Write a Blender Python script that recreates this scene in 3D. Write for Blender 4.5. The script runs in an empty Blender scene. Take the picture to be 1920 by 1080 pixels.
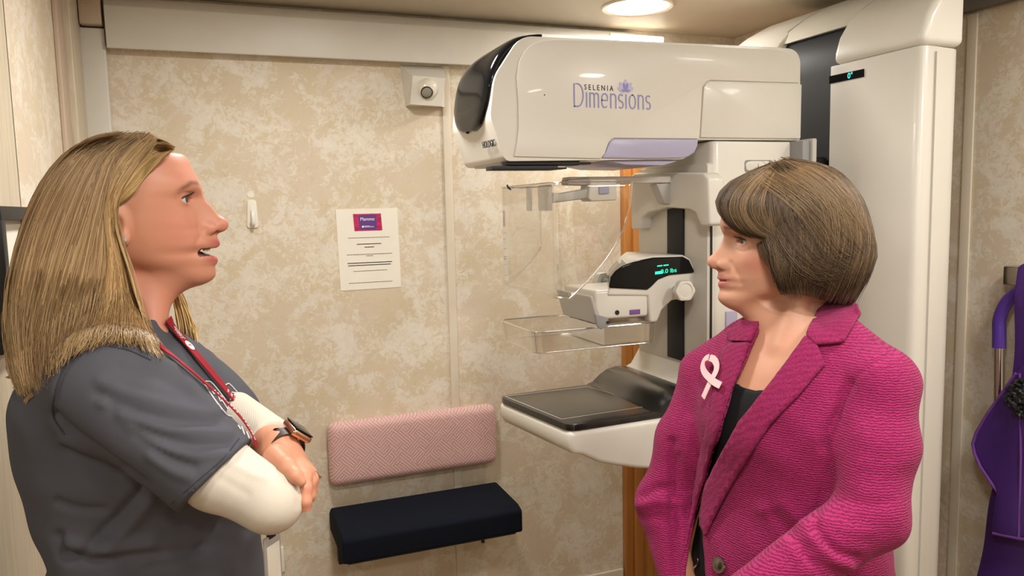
import bpy, bmesh, math, random
import numpy as np
from mathutils import Vector, Matrix
from mathutils.bvhtree import BVHTree
random.seed(7); np.random.seed(7)
scene = bpy.context.scene
COL = scene.collection
rad = math.radians

# ------------------------------------------------------------------ camera
FPX = 1443.0
YAW, PIT, ROL = rad(21.2), rad(5.93), rad(1.3)
CAM = np.array([0.0, 0.0, 1.6])
FWD = np.array([math.sin(YAW)*math.cos(PIT), math.cos(YAW)*math.cos(PIT), -math.sin(PIT)])
_r0 = np.array([math.cos(YAW), -math.sin(YAW), 0.0]); _u0 = np.cross(_r0, FWD)
RGT = _r0*math.cos(ROL) - _u0*math.sin(ROL)
UPV = _u0*math.cos(ROL) + _r0*math.sin(ROL)
def ray(x, y): return FWD + RGT*(x-960)/FPX - UPV*(y-540)/FPX
def PX(x, y, X): d = ray(x, y); return CAM + d*(X/d[0])
def PY(x, y, Y): d = ray(x, y); return CAM + d*(Y/d[1])
def PZ(x, y, Z): d = ray(x, y); return CAM + d*((Z-1.6)/d[2])
def PD(x, y, D): return CAM + ray(x, y)*D
def proj(P):
    v = np.asarray(P) - CAM; w = v@FWD
    return 960+FPX*(v@RGT)/w, 540-FPX*(v@UPV)/w
cd = bpy.data.cameras.new('camera'); cam = bpy.data.objects.new('camera', cd); COL.objects.link(cam)
cd.sensor_width = 36; cd.lens = FPX/1920*36; cd.clip_start = .02
M = Matrix.Identity(4)
for i in range(3):
    M[i][0] = RGT[i]; M[i][1] = UPV[i]; M[i][2] = -FWD[i]; M[i][3] = CAM[i]
cam.matrix_world = M
scene.camera = cam

# ------------------------------------------------------------------ materials
def lin(c):
    return tuple(((v/255)/12.92 if v/255 <= .04045 else ((v/255+.055)/1.055)**2.4) for v in c)
def rgba(c): return lin(c)+(1,)
class NT:
    def __init__(s, name):
        s.m = bpy.data.materials.new(name); s.m.use_nodes = True
        s.t = s.m.node_tree; s.b = s.t.nodes['Principled BSDF']
    def n(s, typ, **kw):
        nd = s.t.nodes.new(typ)
        for k, v in kw.items():
            if k.startswith('i_'):
                nd.inputs[k[2:].replace('_', ' ')].default_value = v
            else: setattr(nd, k, v)
        return nd
    def l(s, a, b): s.t.links.new(a, b)
    def set(s, **kw):
        for k, v in kw.items(): s.b.inputs[k.replace('_', ' ')].default_value = v
    def coord(s, scale=(1, 1, 1), rot=(0, 0, 0), kind='Object'):
        tc = s.n('ShaderNodeTexCoord'); mp = s.n('ShaderNodeMapping')
        mp.inputs['Scale'].default_value = scale; mp.inputs['Rotation'].default_value = rot
        s.l(tc.outputs[kind], mp.inputs['Vector']); return mp.outputs['Vector']
    def noise(s, vec, scale, detail=4, rough=.55, dist=0):
        nd = s.n('ShaderNodeTexNoise'); nd.inputs['Scale'].default_value = scale
        nd.inputs['Detail'].default_value = detail; nd.inputs['Roughness'].default_value = rough
        nd.inputs['Distortion'].default_value = dist
        s.l(vec, nd.inputs['Vector']); return nd.outputs['Fac']
    def ramp(s, fac, stops):
        r = s.n('ShaderNodeValToRGB'); e = r.color_ramp.elements
        while len(e) < len(stops): e.new(.5)
        for el, (p, c) in zip(e, stops): el.position = p; el.color = c if len(c) == 4 else tuple(c)+(1,)
        s.l(fac, r.inputs['Fac']); return r.outputs['Color']
    def mix(s, fac, a, b, mode='MIX'):
        m = s.n('ShaderNodeMix', data_type='RGBA', blend_type=mode)
        for sock, v in ((m.inputs[0], fac), (m.inputs[6], a), (m.inputs[7], b)):
            if hasattr(v, 'is_output'): s.l(v, sock)
            else: sock.default_value = v
        return m.outputs[2]
    def math(s, op, a, b=0.0):
        m = s.n('ShaderNodeMath', operation=op)
        for sock, v in ((m.inputs[0], a), (m.inputs[1], b)):
            if hasattr(v, 'is_output'): s.l(v, sock)
            else: sock.default_value = v
        return m.outputs[0]
    def bump(s, h, strength=.3, dist=.002):
        b = s.n('ShaderNodeBump'); b.inputs['Strength'].default_value = strength
        b.inputs['Distance'].default_value = dist
        s.l(h, b.inputs['Height']); s.l(b.outputs[0], s.b.inputs['Normal'])
def simple(name, c, rough=.45, spec=.5, metal=0, coat=0, var=.03, bscale=0, bstr=.1, bdist=.001):
    t = NT(name); v = t.coord()
    f = t.noise(v, 9, 4)
    k = lin(c)
    t.l(t.ramp(f, [(.3, tuple(x*(1-var) for x in k)), (.7, tuple(min(1, x*(1+var)) for x in k))]), t.b.inputs['Base Color'])
    t.set(Roughness=rough, Metallic=metal); t.b.inputs['Specular IOR Level'].default_value = spec
    t.b.inputs['Coat Weight'].default_value = coat
    if bscale: t.bump(t.noise(v, bscale, 3), bstr, bdist)
    return t.m
def emit(name, c, strength):
    t = NT(name); t.set(Base_Color=rgba(c), Emission_Color=rgba(c), Emission_Strength=strength); return t.m
def wallpaper():
    t = NT('wallpaper'); v = t.coord()
    big = t.noise(v, 2.6, 3, .5)
    base = t.ramp(big, [(.30, rgba((206, 191, 165))), (.45, rgba((210, 195, 174))), (.55, rgba((207, 192, 164))), (.70, rgba((212, 197, 178)))])
    # cloudy pale flecks with ragged edges
    m1 = t.noise(v, 8.0, 3, .55, .8)
    fine = t.noise(v, 38, 9, .74, 1.4)
    s = t.math('ADD', t.math('MULTIPLY', m1, .70), t.math('MULTIPLY', fine, .80))
    mask = t.ramp(s, [(.735, (0, 0, 0)), (.79, (.6, .6, .6)), (.92, (1, 1, 1))])
    c1 = t.mix(mask, base, rgba((224, 217, 203)))
    # diagonal trowel marks in two directions
    for ang, sc, lo in ((rad(42), 1.0, .60), (rad(-45), 1.15, .62)):
        vd = t.coord(scale=(sc, sc, sc), rot=(0, ang, 0))
        mp = t.n('ShaderNodeMapping'); mp.inputs['Scale'].default_value = (7, 7, 30)
        t.l(vd, mp.inputs['Vector'])
        st = t.noise(mp.outputs['Vector'], 1.0, 5, .6, .3)
        gate = t.noise(v, 5.0+sc, 2, .5)
        ms = t.math('MULTIPLY', t.ramp(st, [(lo-.05, (0, 0, 0)), (lo, (1, 1, 1))]), t.ramp(gate, [(.50, (0, 0, 0)), (.56, (1, 1, 1))]))
        c1 = t.mix(t.math('MULTIPLY', ms, .6), c1, rgba((216, 208, 195)))
    dk = t.noise(v, 34, 6, .7, 2.0)
    c1 = t.mix(t.math('MULTIPLY', t.ramp(dk, [(.56, (0, 0, 0)), (.63, (1, 1, 1))]),   .20), c1, rgba((178, 162, 134)))
    t.l(c1, t.b.inputs['Base Color']); t.set(Roughness=.55)
    t.b.inputs['Specular IOR Level'].default_value = .3
    t.bump(fine, .08, .001)
    return t.m
def wood(name, ca, cb, sc=(18, 18, 1.2), rough=.4, dist=1.5):
    t = NT(name); v = t.coord(scale=sc)
    f = t.noise(v, 2.2, 6, .6, dist)
    t.l(t.ramp(f, [(.3, rgba(ca)), (.7, rgba(cb))]), t.b.inputs['Base Color']); t.set(Roughness=rough)
    t.bump(f, .05, .001); return t.m
def carbon():
    t = NT('carbon_fibre'); tc = t.n('ShaderNodeTexCoord')
    w = []
    for r in (rad(45), rad(-45)):
        mp = t.n('ShaderNodeMapping'); mp.inputs['Rotation'].default_value = (0, 0, r)
        t.l(tc.outputs['Object'], mp.inputs['Vector'])
        wv = t.n('ShaderNodeTexWave'); wv.inputs['Scale'].default_value = 75; t.l(mp.outputs[0], wv.inputs['Vector'])
        w.append(wv.outputs['Fac'])
    f = t.math('MULTIPLY', w[0], w[1])
    t.l(t.ramp(f, [(.1, lin((14, 14, 14))), (.9, lin((54, 53, 51)))]), t.b.inputs['Base Color'])
    t.set(Roughness=.28); t.b.inputs['Coat Weight'].default_value = .35; t.b.inputs['Coat Roughness'].default_value = .22
    return t.m
def clear(name, tint=(255, 255, 255), rough=.02, op=.12):
    # thin sheet of clear plastic: mostly straight-through, fresnel reflection on top
    t = NT(name); nt = t.t; out = nt.nodes['Material Output']
    tr = t.n('ShaderNodeBsdfTransparent'); tr.inputs['Color'].default_value = rgba(tint)
    gl = t.n('ShaderNodeBsdfGlossy'); gl.inputs['Roughness'].default_value = rough
    gl.inputs['Color'].default_value = (.95, .95, .95, 1)
    lw = t.n('ShaderNodeLayerWeight'); lw.inputs['Blend'].default_value = .35
    fac = t.math('ADD', t.math('MULTIPLY', lw.outputs['Facing'], .6), op*.4)
    mx = t.n('ShaderNodeMixShader'); t.l(t.math('MINIMUM', fac, .75), mx.inputs[0])
    t.l(tr.outputs[0], mx.inputs[1]); t.l(gl.outputs[0], mx.inputs[2])
    t.l(mx.outputs[0], out.inputs['Surface']); return t.m

# ------------------------------------------------------------------ mesh helpers
LOC = {}
def tag(o, label, cat=None, group=None, kind=None):
    if label: o['label'] = label
    if cat: o['category'] = cat
    if group: o['group'] = group
    if kind: o['kind'] = kind
    return o
def empty(name, loc, label, cat, group=None):
    o = bpy.data.objects.new(name, None); COL.objects.link(o)
    o.empty_display_size = .05; o.location = loc; LOC[o.name] = np.array(loc, float)
    return tag(o, label, cat, group)
def link(name, me, mat, parent=None, smooth=True, angle=None):
    mats = mat if isinstance(mat, (list, tuple)) else [mat]
    for m in mats: me.materials.append(m)
    n = len(me.vertices)
    co = np.empty(n*3, np.float32); me.vertices.foreach_get('co', co); co = co.reshape(-1, 3)
    c = (co.min(0)+co.max(0))/2 if n else np.zeros(3)
    co = (co-c).astype(np.float32); me.vertices.foreach_set('co', co.ravel())
    if smooth:
        me.polygons.foreach_set('use_smooth', np.ones(len(me.polygons), bool))
        if angle is not None: me.set_sharp_from_angle(angle=rad(angle))
    me.update()
    o = bpy.data.objects.new(name, me); COL.objects.link(o)
    LOC[o.name] = np.array(c, float)
    if parent is not None:
        o.parent = parent; o.location = c-LOC[parent.name]
    else: o.location = c
    return o
def from_bm(name, bm, mat, parent=None, smooth=True, angle=35):
    bmesh.ops.recalc_face_normals(bm, faces=bm.faces)
    me = bpy.data.meshes.new(name); bm.to_mesh(me); bm.free()
    return link(name, me, mat, parent, smooth, angle)
def from_np(name, V, Fq, mat, parent=None, smooth=True, angle=None, mids=None):
    me = bpy.data.meshes.new(name); me.from_pydata([tuple(map(float, v)) for v in V], [], [tuple(int(i) for i in q) for q in Fq])
    o = link(name, me, mat, parent, smooth, angle)
    if mids is not None: me.polygons.foreach_set('material_index', np.asarray(mids, np.int32))
    return o
def bev(bm, r, seg=3, ang=40):
    if r <= 0: return bm
    es = [e for e in bm.edges if len(e.link_faces) == 2 and e.calc_face_angle(0) > rad(ang)]
    bmesh.ops.bevel(bm, geom=es, offset=r, segments=seg, affect='EDGES', profile=.5, clamp_overlap=True)
    return bm
def bm_box(p0, p1, r=0, seg=3, bm=None, rot=None, ctr=None):
    b = bmesh.new(); bmesh.ops.create_cube(b, size=1)
    p0 = Vector(p0); p1 = Vector(p1); c = (p0+p1)/2; d = p1-p0
    for v in b.verts: v.co = Vector((v.co.x*d.x, v.co.y*d.y, v.co.z*d.z))
    bev(b, r, seg)
    for v in b.verts:
        q = v.co
        if rot is not None: q = rot@q
        v.co = q+c
    if bm is None: return b
    merge(bm, b); return bm
def merge(bm, b):
    me = bpy.data.meshes.new('t'); b.to_mesh(me); b.free(); bm.from_mesh(me); bpy.data.meshes.remove(me)
def bm_prism(poly, axis, a, b, r=0, seg=3, ang=40):
    """extrude a 2-D outline along axis ('x','y','z') from a to b"""
    bm = bmesh.new()
    def P(u, v, w): return {'y': (u, w, v), 'x': (w, u, v), 'z': (u, v, w)}[axis]
    A = [bm.verts.new(P(u, v, a)) for u, v in poly]; B = [bm.verts.new(P(u, v, b)) for u, v in poly]
    bm.faces.new(A); bm.faces.new(B[::-1]); n = len(poly)
    for i in range(n): bm.faces.new((A[i], B[i], B[(i+1) % n], A[(i+1) % n]))
    bmesh.ops.recalc_face_normals(bm, faces=bm.faces)
    return bev(bm, r, seg, ang)
def round_poly(pts, rs, n=6):
    """round the corners of a polygon; rs radius or list"""
    out = []; N = len(pts)
    for i in range(N):
        r = rs[i] if isinstance(rs, (list, tuple)) else rs
        p = Vector(pts[i]).to_2d(); a = Vector(pts[i-1]).to_2d(); b = Vector(pts[(i+1) % N]).to_2d()
        da = a-p; db = b-p
        if r <= 0 or da.length < 1e-6 or db.length < 1e-6: out.append((p.x, p.y)); continue
        th = da.angle(db); t = min(r/math.tan(th/2) if th > .01 else 0, da.length*.48, db.length*.48)
        s = p+da.normalized()*t; e = p+db.normalized()*t
        for k in range(n+1):
            u = k/n; q = s*(1-u)**2+p*2*u*(1-u)+e*u*u
            out.append((q.x, q.y))
    return out
def bm_cyl(p, q, r1, r2=None, n=24, bm=None, bevel=0, caps=True):
    r2 = r1 if r2 is None else r2
    p = Vector(p); q = Vector(q); d = q-p; b = bmesh.new()
    bmesh.ops.create_cone(b, cap_ends=caps, segments=n, radius1=r1, radius2=r2, depth=d.length)
    if bevel: bev(b, bevel, 2, 50)
    rot = d.to_track_quat('Z', 'Y').to_matrix().to_4x4()
    bmesh.ops.transform(b, matrix=Matrix.Translation((p+q)/2)@rot, verts=b.verts)
    if bm is None: return b
    merge(bm, b); return bm
def bm_lathe(p, ax, prof, n=32):
    """revolve (radius, height) profile about axis ax through p"""
    b = bmesh.new(); rot = Vector(ax).to_track_quat('Z', 'Y').to_matrix(); p = Vector(p); rings = []
    for r, h in prof:
        if r < 1e-6: rings.append([b.verts.new(p+rot@Vector((0, 0, h)))])
        else: rings.append([b.verts.new(p+rot@Vector((r*math.cos(2*math.pi*k/n), r*math.sin(2*math.pi*k/n), h))) for k in range(n)])
    for A, B in zip(rings, rings[1:]):
        for k in range(n):
            k2 = (k+1) % n
            if len(A) == 1 and len(B) == 1: continue
            if len(A) == 1: b.faces.new((A[0], B[k], B[k2]))
            elif len(B) == 1: b.faces.new((A[k], B[0], A[k2]))
            else: b.faces.new((A[k], B[k], B[k2], A[k2]))
    return b
def tube_data(pts, r, n=8, flat=None):
    pts = np.asarray(pts, float); m = len(pts)
    rr = np.full(m, r) if np.isscalar(r) else np.asarray(r, float)
    T = np.gradient(pts, axis=0); T /= np.linalg.norm(T, axis=1)[:, None]+1e-12
    up = np.array([0, 0, 1.]) if abs(T[0][2]) < .9 else np.array([0, 1., 0])
    V = []; N0 = np.cross(T[0], up); N0 /= np.linalg.norm(N0)
    for i in range(m):
        N0 = N0-T[i]*(N0@T[i]); N0 /= np.linalg.norm(N0); B = np.cross(T[i], N0)
        for k in range(n):
            a = 2*math.pi*k/n
            V.append(pts[i]+rr[i]*(math.cos(a)*N0+math.sin(a)*B))
    Fq = [(i*n+k, i*n+(k+1) % n, (i+1)*n+(k+1) % n, (i+1)*n+k) for i in range(m-1) for k in range(n)]
    Fq += [tuple(range(n))[::-1], tuple((m-1)*n+k for k in range(n))]
    return V, Fq
def bm_tube(pts, r, n=10, bm=None):
    bm = bm or bmesh.new(); V, Fq = tube_data(pts, r, n)
    vs = [bm.verts.new(v) for v in V]
    for q in Fq: bm.faces.new([vs[i] for i in q])
    return bm
def spline(pts, n=8):
    """Catmull-Rom through the points"""
    P = np.asarray(pts, float); P = np.vstack([2*P[0]-P[1], P, 2*P[-1]-P[-2]]); out = []
    for i in range(1, len(P)-2):
        for k in range(n):
            t = k/n
            out.append(.5*((2*P[i])+(-P[i-1]+P[i+1])*t+(2*P[i-1]-5*P[i]+4*P[i+1]-P[i+2])*t*t+(-P[i-1]+3*P[i]-3*P[i+1]+P[i+2])*t**3))
    out.append(P[-2]); return np.array(out)
def text_bm(body, size, origin, right, up, depth=.0004, align='CENTER', width=None, bm=None):
    """flat lettering with a hair of thickness: right/up are world directions"""
    cu = bpy.data.curves.new('t', 'FONT'); cu.body = body; cu.size = size; cu.align_x = align; cu.align_y = 'CENTER'
    cu.extrude = depth; cu.resolution_u = 3
    ob = bpy.data.objects.new('t', cu); COL.objects.link(ob)
    dg = bpy.context.evaluated_depsgraph_get(); dg.update()
    me = bpy.data.meshes.new_from_object(ob.evaluated_get(dg)); bpy.data.objects.remove(ob); bpy.data.curves.remove(cu)
    xs = [v.co.x for v in me.vertices]; sx = 1
    if width and xs: sx = width/(max(xs)-min(xs))
    R = Vector(right).normalized(); U = Vector(up).normalized(); N = R.cross(U); o = Vector(origin)
    for v in me.vertices: v.co = o+R*v.co.x*sx+U*v.co.y+N*v.co.z
    b = bm or bmesh.new(); b.from_mesh(me); bpy.data.meshes.remove(me); return b
def ribbon_bm(lines, w, origin, right, up, th=.0005, bm=None):
    """stroke lettering: each line a 2-D polyline drawn as a flat band of width w"""
    bm = bm or bmesh.new(); R = Vector(right).normalized(); U = Vector(up).normalized(); N = R.cross(U); o = Vector(origin)
    for L in lines:
        L = [Vector(p).to_2d() for p in L]; rows = []
        for i, p in enumerate(L):
            d = (L[min(i+1, len(L)-1)]-L[max(i-1, 0)])
            if d.length < 1e-9: d = Vector((1, 0))
            d.normalize(); nn = Vector((-d.y, d.x))*w/2
            if i == 0: p = p-d*w/2
            if i == len(L)-1: p = p+d*w/2
            rows.append([bm.verts.new(o+R*q.x+U*q.y+N*h) for q, h in ((p+nn, 0), (p+nn, th), (p-nn, th), (p-nn, 0))])
        for a, b in zip(rows, rows[1:]):
            for k in range(4): bm.faces.new((a[k], a[(k+1) % 4], b[(k+1) % 4], b[k]))
        bm.faces.new(rows[0]); bm.faces.new(rows[-1][::-1])
    return bm
def arc(cx, cy, rx, ry, a0, a1, n=10):
    return [(cx+rx*math.cos(rad(a0+(a1-a0)*k/n)), cy+ry*math.sin(rad(a0+(a1-a0)*k/n))) for k in range(n+1)]
# ------------------------------------------------------------------ palette
m_wall = wallpaper()
m_white = simple('painted_metal', (212, 208, 198), .4, .4)
m_ceil = simple('ceiling_panel', (190, 180, 162), .5, .4)
m_floor = wood('vinyl_floor', (120, 96, 70), (150, 122, 92), (3, 20, 1))
m_batten = simple('batten_vinyl', (214, 203, 184), .5, .4)
m_pale = wood('pale_wood', (184, 170, 146), (208, 196, 174), (30, 30, 1.6), .5)
m_tan = simple('tan_trim', (190, 170, 150), .5, .4)
m_oak = wood('oak', (168, 108, 48), (192, 130, 66), (22, 22, 1.2), .4, .8)
m_mach = simple('machine_white', (226, 222, 211), .34, .5, coat=.12, var=.01)
m_mach2 = simple('machine_warm_white', (215, 210, 199), .38, .5, coat=.1, var=.01)
m_lav = simple('lavender_plastic', (178, 174, 200), .35, .5, var=.01)
m_black = simple('black_belt', (26, 29, 34), .55, .4)
m_gloss = simple('black_gloss', (17, 18, 20), .09, .25)
m_dark = simple('dark_rubber', (34, 34, 36), .5, .4)
m_carbon = carbon()
m_groove = simple('groove_grey', (120, 116, 110), .6, .3)
m_grey = simple('grey_plastic', (146, 146, 146), .4, .5)
m_lgrey = simple('pale_grey_plastic', (186, 183, 176), .4, .5)
m_clear = clear('clear_acrylic', (250, 249, 247), .03, .10)
m_cedge = clear('clear_acrylic_edge', (240, 235, 230), .22, 1.2)
m_green = emit('green_digits', (50, 225, 180), 1.1)
m_cyan = emit('cyan_digits', (70, 225, 215), 1.2)
m_logo = simple('lavender_print', (150, 148, 202), .5, .3)
m_logo2 = simple('pale_lavender_print', (196, 194, 222), .5, .3)
m_ink = simple('black_print', (52, 50, 54), .6, .3)
m_chrome = simple('chrome', (215, 212, 205), .18, .5, metal=1)
m_paper = simple('paper', (233, 228, 214), .7, .3)
m_lamp = emit('lamp_lens', (255, 244, 226), 9)
m_ringw = simple('lamp_ring', (232, 220, 200), .4, .5)

# ------------------------------------------------------------------ room
XL, XR, YB, YF, ZC = -.345, 1.98, 2.6, -1.3, 2.25
def slab(name, p0, p1, m, kind='structure', r=0, lab=None, parent=None):
    o = from_bm(name, bm_box(p0, p1, r), m, parent)
    if kind and parent is None: o['kind'] = kind
    if lab: o['label'] = lab
    return o
slab('floor', (-1.6, YF, -.05), (XR, YB, 0), m_floor)
slab('ceiling', (-1.6, YF, ZC), (XR, YB, ZC+.05), m_ceil)
slab('wall_back', (-1.6, YB, 0), (XR+.05, YB+.05, ZC), m_wall)
slab('wall_right', (XR, YF, 0), (XR+.05, YB, ZC), m_wall)
slab('wall_front', (-1.6, YF-.05, 0), (XR, YF, ZC), m_wall)
slab('wall_left', (XL-.05, 1.76, 0), (XL, YB, ZC), m_wall)
slab('wall_side', (-1.65, YF, 0), (-1.6, YB, ZC), m_wall)
# doorway on the left: pale wood leaf standing nearer than the wallpapered wall
slab('door_2', (XL-.03, 1.18, 0), (XL+.005, 1.742, ZC-.002), m_pale, r=.004)
slab('trim_6', (XL-.045, 1.745, 0), (XL+.002, 1.76, ZC-.001), m_dark)
slab('trim_1', (XL, 2.30, 0), (XL+.012, 2.39, ZC), m_tan, r=.003)
slab('trim_2', (XL, 2.39, 0), (XL+.028, YB-.03, ZC), m_pale, r=.003)
slab('trim_3', (XL+.02, YB-.035, 0), (-.255, YB, 2.145), m_white, r=.004)
slab('trim_4', (XL+.03, YB-.06, 2.15), (-.258, YB, ZC), m_tan, r=.004)
# painted metal valance along the head of the back wall
o = from_bm('trim_5', bm_prism(round_poly([(YB, 2.10), (YB-.055, 2.085), (YB-.06, 2.205), (YB-.04, 2.235), (YB, 2.235)], .006, 3), 'x', -.25, 1.5, .002), m_white); o['kind'] = 'structure'
# battens covering the joints of the wall panels
slab('trim_7', (.765, YB-.006, 0), (.795, YB, 2.09), m_batten, r=.002)
slab('trim_8', (XR-.006, 1.545, 0), (XR, 1.575, 2.1), m_batten, r=.002)
slab('trim_9', (XR-.03, YF, 2.105), (XR, 1.66, 2.145), m_groove, r=.003)
slab('baseboard_back', (-.25, YB-.012, 0), (1.455, YB, .158), m_batten, r=.003)
# oak door behind the machine
dr = from_bm('door_1', bm_box((1.53, YB-.03, 0), (XR-.06, YB-.001, 2.0), .003), m_oak); dr['kind'] = 'structure'
bm = bm_box((1.458, YB-.03, 0), (1.492, YB, 2.05), .003)
bm_box((1.492, YB-.045, 0), (1.53, YB, 2.05), .004, bm=bm)
from_bm('door_frame', bm, m_oak, dr)

# ceiling downlights (recessed cans)
def downlight(x, y, r, label):
    t = empty('ceiling_downlight', (x, y, ZC), label, 'ceiling light')
    from_bm('trim_ring', bm_lathe((x, y, ZC), (0, 0, -1), [(r*.86, -.001), (r*.88, .004), (r*.97, .007), (r, .004), (r, -.001)], 48), m_ringw, t)
    from_bm('lens', bm_lathe((x, y, ZC), (0, 0, -1), [(r*.88, .001), (r*.7, .004), (r*.4, .006), (0, .007)], 48), m_lamp, t)
    return t
downlight(1.348, 2.278, .118, 'round recessed ceiling downlight glowing above the white machine')
t = empty('strip_light', (1.50, 2.53, 2.2), 'slim bright strip light along the valance, just showing over the tube head', 'strip light')
from_bm('diffuser', bm_box((1.395, 2.512, 2.196), (1.60, 2.5385, 2.216), .006), m_lamp, t)
from_bm('housing', bm_box((1.385, 2.5285, 2.214), (1.61, 2.5405, 2.221), .002), m_white, t)
def lamp(name, loc, power, size, col=(1, .965, .91), shape='DISK', rot=None):
    l = bpy.data.lights.new(name, 'AREA'); l.energy = power; l.shape = shape; l.size = size; l.color = col
    o = bpy.data.objects.new(name, l); COL.objects.link(o); o.location = loc
    if rot: o.rotation_euler = rot
    return o
lamp('downlight_and_fill', (1.348, 2.278, ZC-.012), 7, .2)
for x, y, p in ((.30, 1.72, 13), (.35, .35, 15), (1.35, .45, 12), (1.80, .85, 3.5), (.9, -.6, 9), (-.9, .3, 7), (.1, -.7, 9)):  # unseen ceiling lights without fixtures; the one nearest the right wall added to brighten it
    lamp('downlight_and_fill', (x, y, ZC-.012), p, .22)
scene.view_settings.view_transform = 'Standard'; scene.view_settings.look = 'None'; scene.view_settings.exposure = .0; scene.view_settings.gamma = 1
w = bpy.data.worlds.new('world'); scene.world = w; w.use_nodes = True
w.node_tree.nodes['Background'].inputs[0].default_value = (.9, .87, .82, 1)
w.node_tree.nodes['Background'].inputs[1].default_value = .3

# ------------------------------------------------------------------ small things on the back wall
t = empty('wall_hook', (.125, YB, 1.62), 'small white plastic adhesive hook stuck on the wallpapered back wall', 'hook')
bm = bm_prism(round_poly([(.107, 1.555), (.143, 1.555), (.139, 1.645), (.112, 1.645)], .010, 4), 'y', YB-.006, YB, .002, 2)
from_bm('base_plate', bm, m_paper, t)
from_bm('hook_arm', bm_tube(spline([(.126, YB-.004, 1.612), (.126, YB-.012, 1.596), (.126, YB-.014, 1.575), (.126, YB-.022, 1.566), (.126, YB-.029, 1.572), (.126, YB-.029, 1.588)], 5), .006, 10), simple('hook_white', (225, 222, 215), .35), t)
from_bm('adhesive_tab', bm_prism([(.124+.011*math.cos(a*.5236), 1.662+.011*math.sin(a*.5236)) for a in range(12)], 'y', YB-.0015, YB, 0), m_paper, t)

t = empty('wall_poster', (.494, YB, 1.47), 'white paper notice with a purple and red header taped to the back wall', 'notice')
bm = bm_prism([(.388, 1.609), (.595, 1.609), (.599, 1.338), (.393, 1.337)], 'y', YB-.0015, YB, 0)
from_bm('sheet', bm, m_paper, t)
PR, PU = Vector((1, 0, 0)), Vector((-.015, 0, 1))
yb = YB-.0022
def hdr(x, z): return (x, yb, z)
m_mag = NT('magenta_print'); v = m_mag.coord(); f = m_mag.noise(v, 95, 3, .5, 1.5)
m_mag.l(m_mag.ramp(f, [(.35, rgba((150, 25, 75))), (.5, rgba((205, 30, 95))), (.62, rgba((130, 25, 70)))]), m_mag.b.inputs['Base Color']); m_mag = m_mag.m
hb = from_bm('header', bm_prism([(.444, 1.592), (.538, 1.592), (.541, 1.535), (.447, 1.535)], 'y', yb, YB-.0012, 0), m_mag, t)
from_bm('header_centre', bm_prism(round_poly([(.462, 1.588), (.521, 1.588), (.523, 1.538), (.464, 1.538)], .006, 3), 'y', yb-.0004, yb, 0), simple('purple_print', (94, 50, 130), .6), hb)
bm = text_bm('Mammo', .0165, (.4915, yb-.0006, 1.574), PR, PU, .0002, width=.047)
m_wprint = simple('white_print', (240, 236, 240), .6)
ribbon_bm([[(-.014, 0), (.018, 0)], [(-.014, .003), (.004, .003)]], .0014, (.494, yb-.0006, 1.548), PR, PU, .0003, bm)
bm_cyl((.4755, yb-.0007, 1.549), (.4755, yb-.0002, 1.549), .0034, bm=bm)
from_bm('header_lettering', bm, m_wprint, hb, smooth=False)
rnd = random.Random(3)
for z, w, k in ((1.512, .138, .0016), (1.4905, .08, .0026), (1.480, .03, .0026), (1.456, .152, .0017), (1.4503, .022, .0016), (1.4275, .148, .0028), (1.4195, .144, .0028), (1.400, .112, .0016), (1.3605, .146, .0016)):
    x = -w/2; L = []
    while x < w/2:
        q = min(rnd.uniform(.003, .009), w/2-x+.001); L.append([(x, 0), (x+q*.8, 0)]); x += q+.0012
    from_bm('text_line', ribbon_bm(L, k, (.4945, YB-.0016, z), PR, PU, .0003), m_ink, t, smooth=False)

t = empty('motion_sensor', (.712, YB, 2.02), 'cream plastic motion sensor with a round eye mounted high on the back wall', 'sensor')
bm = bmesh.new()
A = [(.622, YB, 2.088), (.776, YB, 2.088), (.776, YB, 1.950), (.637, YB, 1.950)]
B = [(.644, YB-.085, 2.038), (.756, YB-.085, 2.034), (.742, YB-.070, 1.944), (.636, YB-.070, 1.948)]
A2 = [(.658, YB-.05, 2.08), (.768, YB-.05, 2.08)]
vs = [bm.verts.new(p) for p in A+B]
for q in ((0, 1, 5, 4), (1, 2, 6, 5), (2, 3, 7, 6), (3, 0, 4, 7), (4, 5, 6, 7), (3, 2, 1, 0)): bm.faces.new([vs[i] for i in q])
bev(bm, .007, 3, 20)
from_bm('housing', bm, m_mach2, t)
n = Vector((-.05, -1, -.22)).normalized(); c = Vector((.694, YB-.076, 2.000))
from_bm('eye_ball', bm_lathe(c, n, [(.034, -.004), (.034, .004), (.031, .013), (.024, .021), (.014, .026), (0, .027)], 32), simple('sensor_gloss', (222, 214, 198), .15, .6, coat=.5), t)
c2 = c+n*.017+Vector((-.006, 0, -.010))
n2 = (n+Vector((-.1, 0, -.35))).normalized()
from_bm('lens_ring', bm_lathe(c2, n2, [(.0195, 0), (.0205, .006), (.019, .008), (.0175, .006)], 32), m_dark, t)
from_bm('lens', bm_lathe(c2, n2, [(.018, .004), (.012, .008), (0, .0095)], 32), simple('sensor_lens', (150, 145, 130), .2, .5), t)

o = from_bm('wall_outlet', bm_box((.115, YB-.008, .40), (.165, YB, .49), .004), m_paper)
tag(o, 'small white outlet plate low on the back wall behind the hanging badge', 'outlet')

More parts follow.
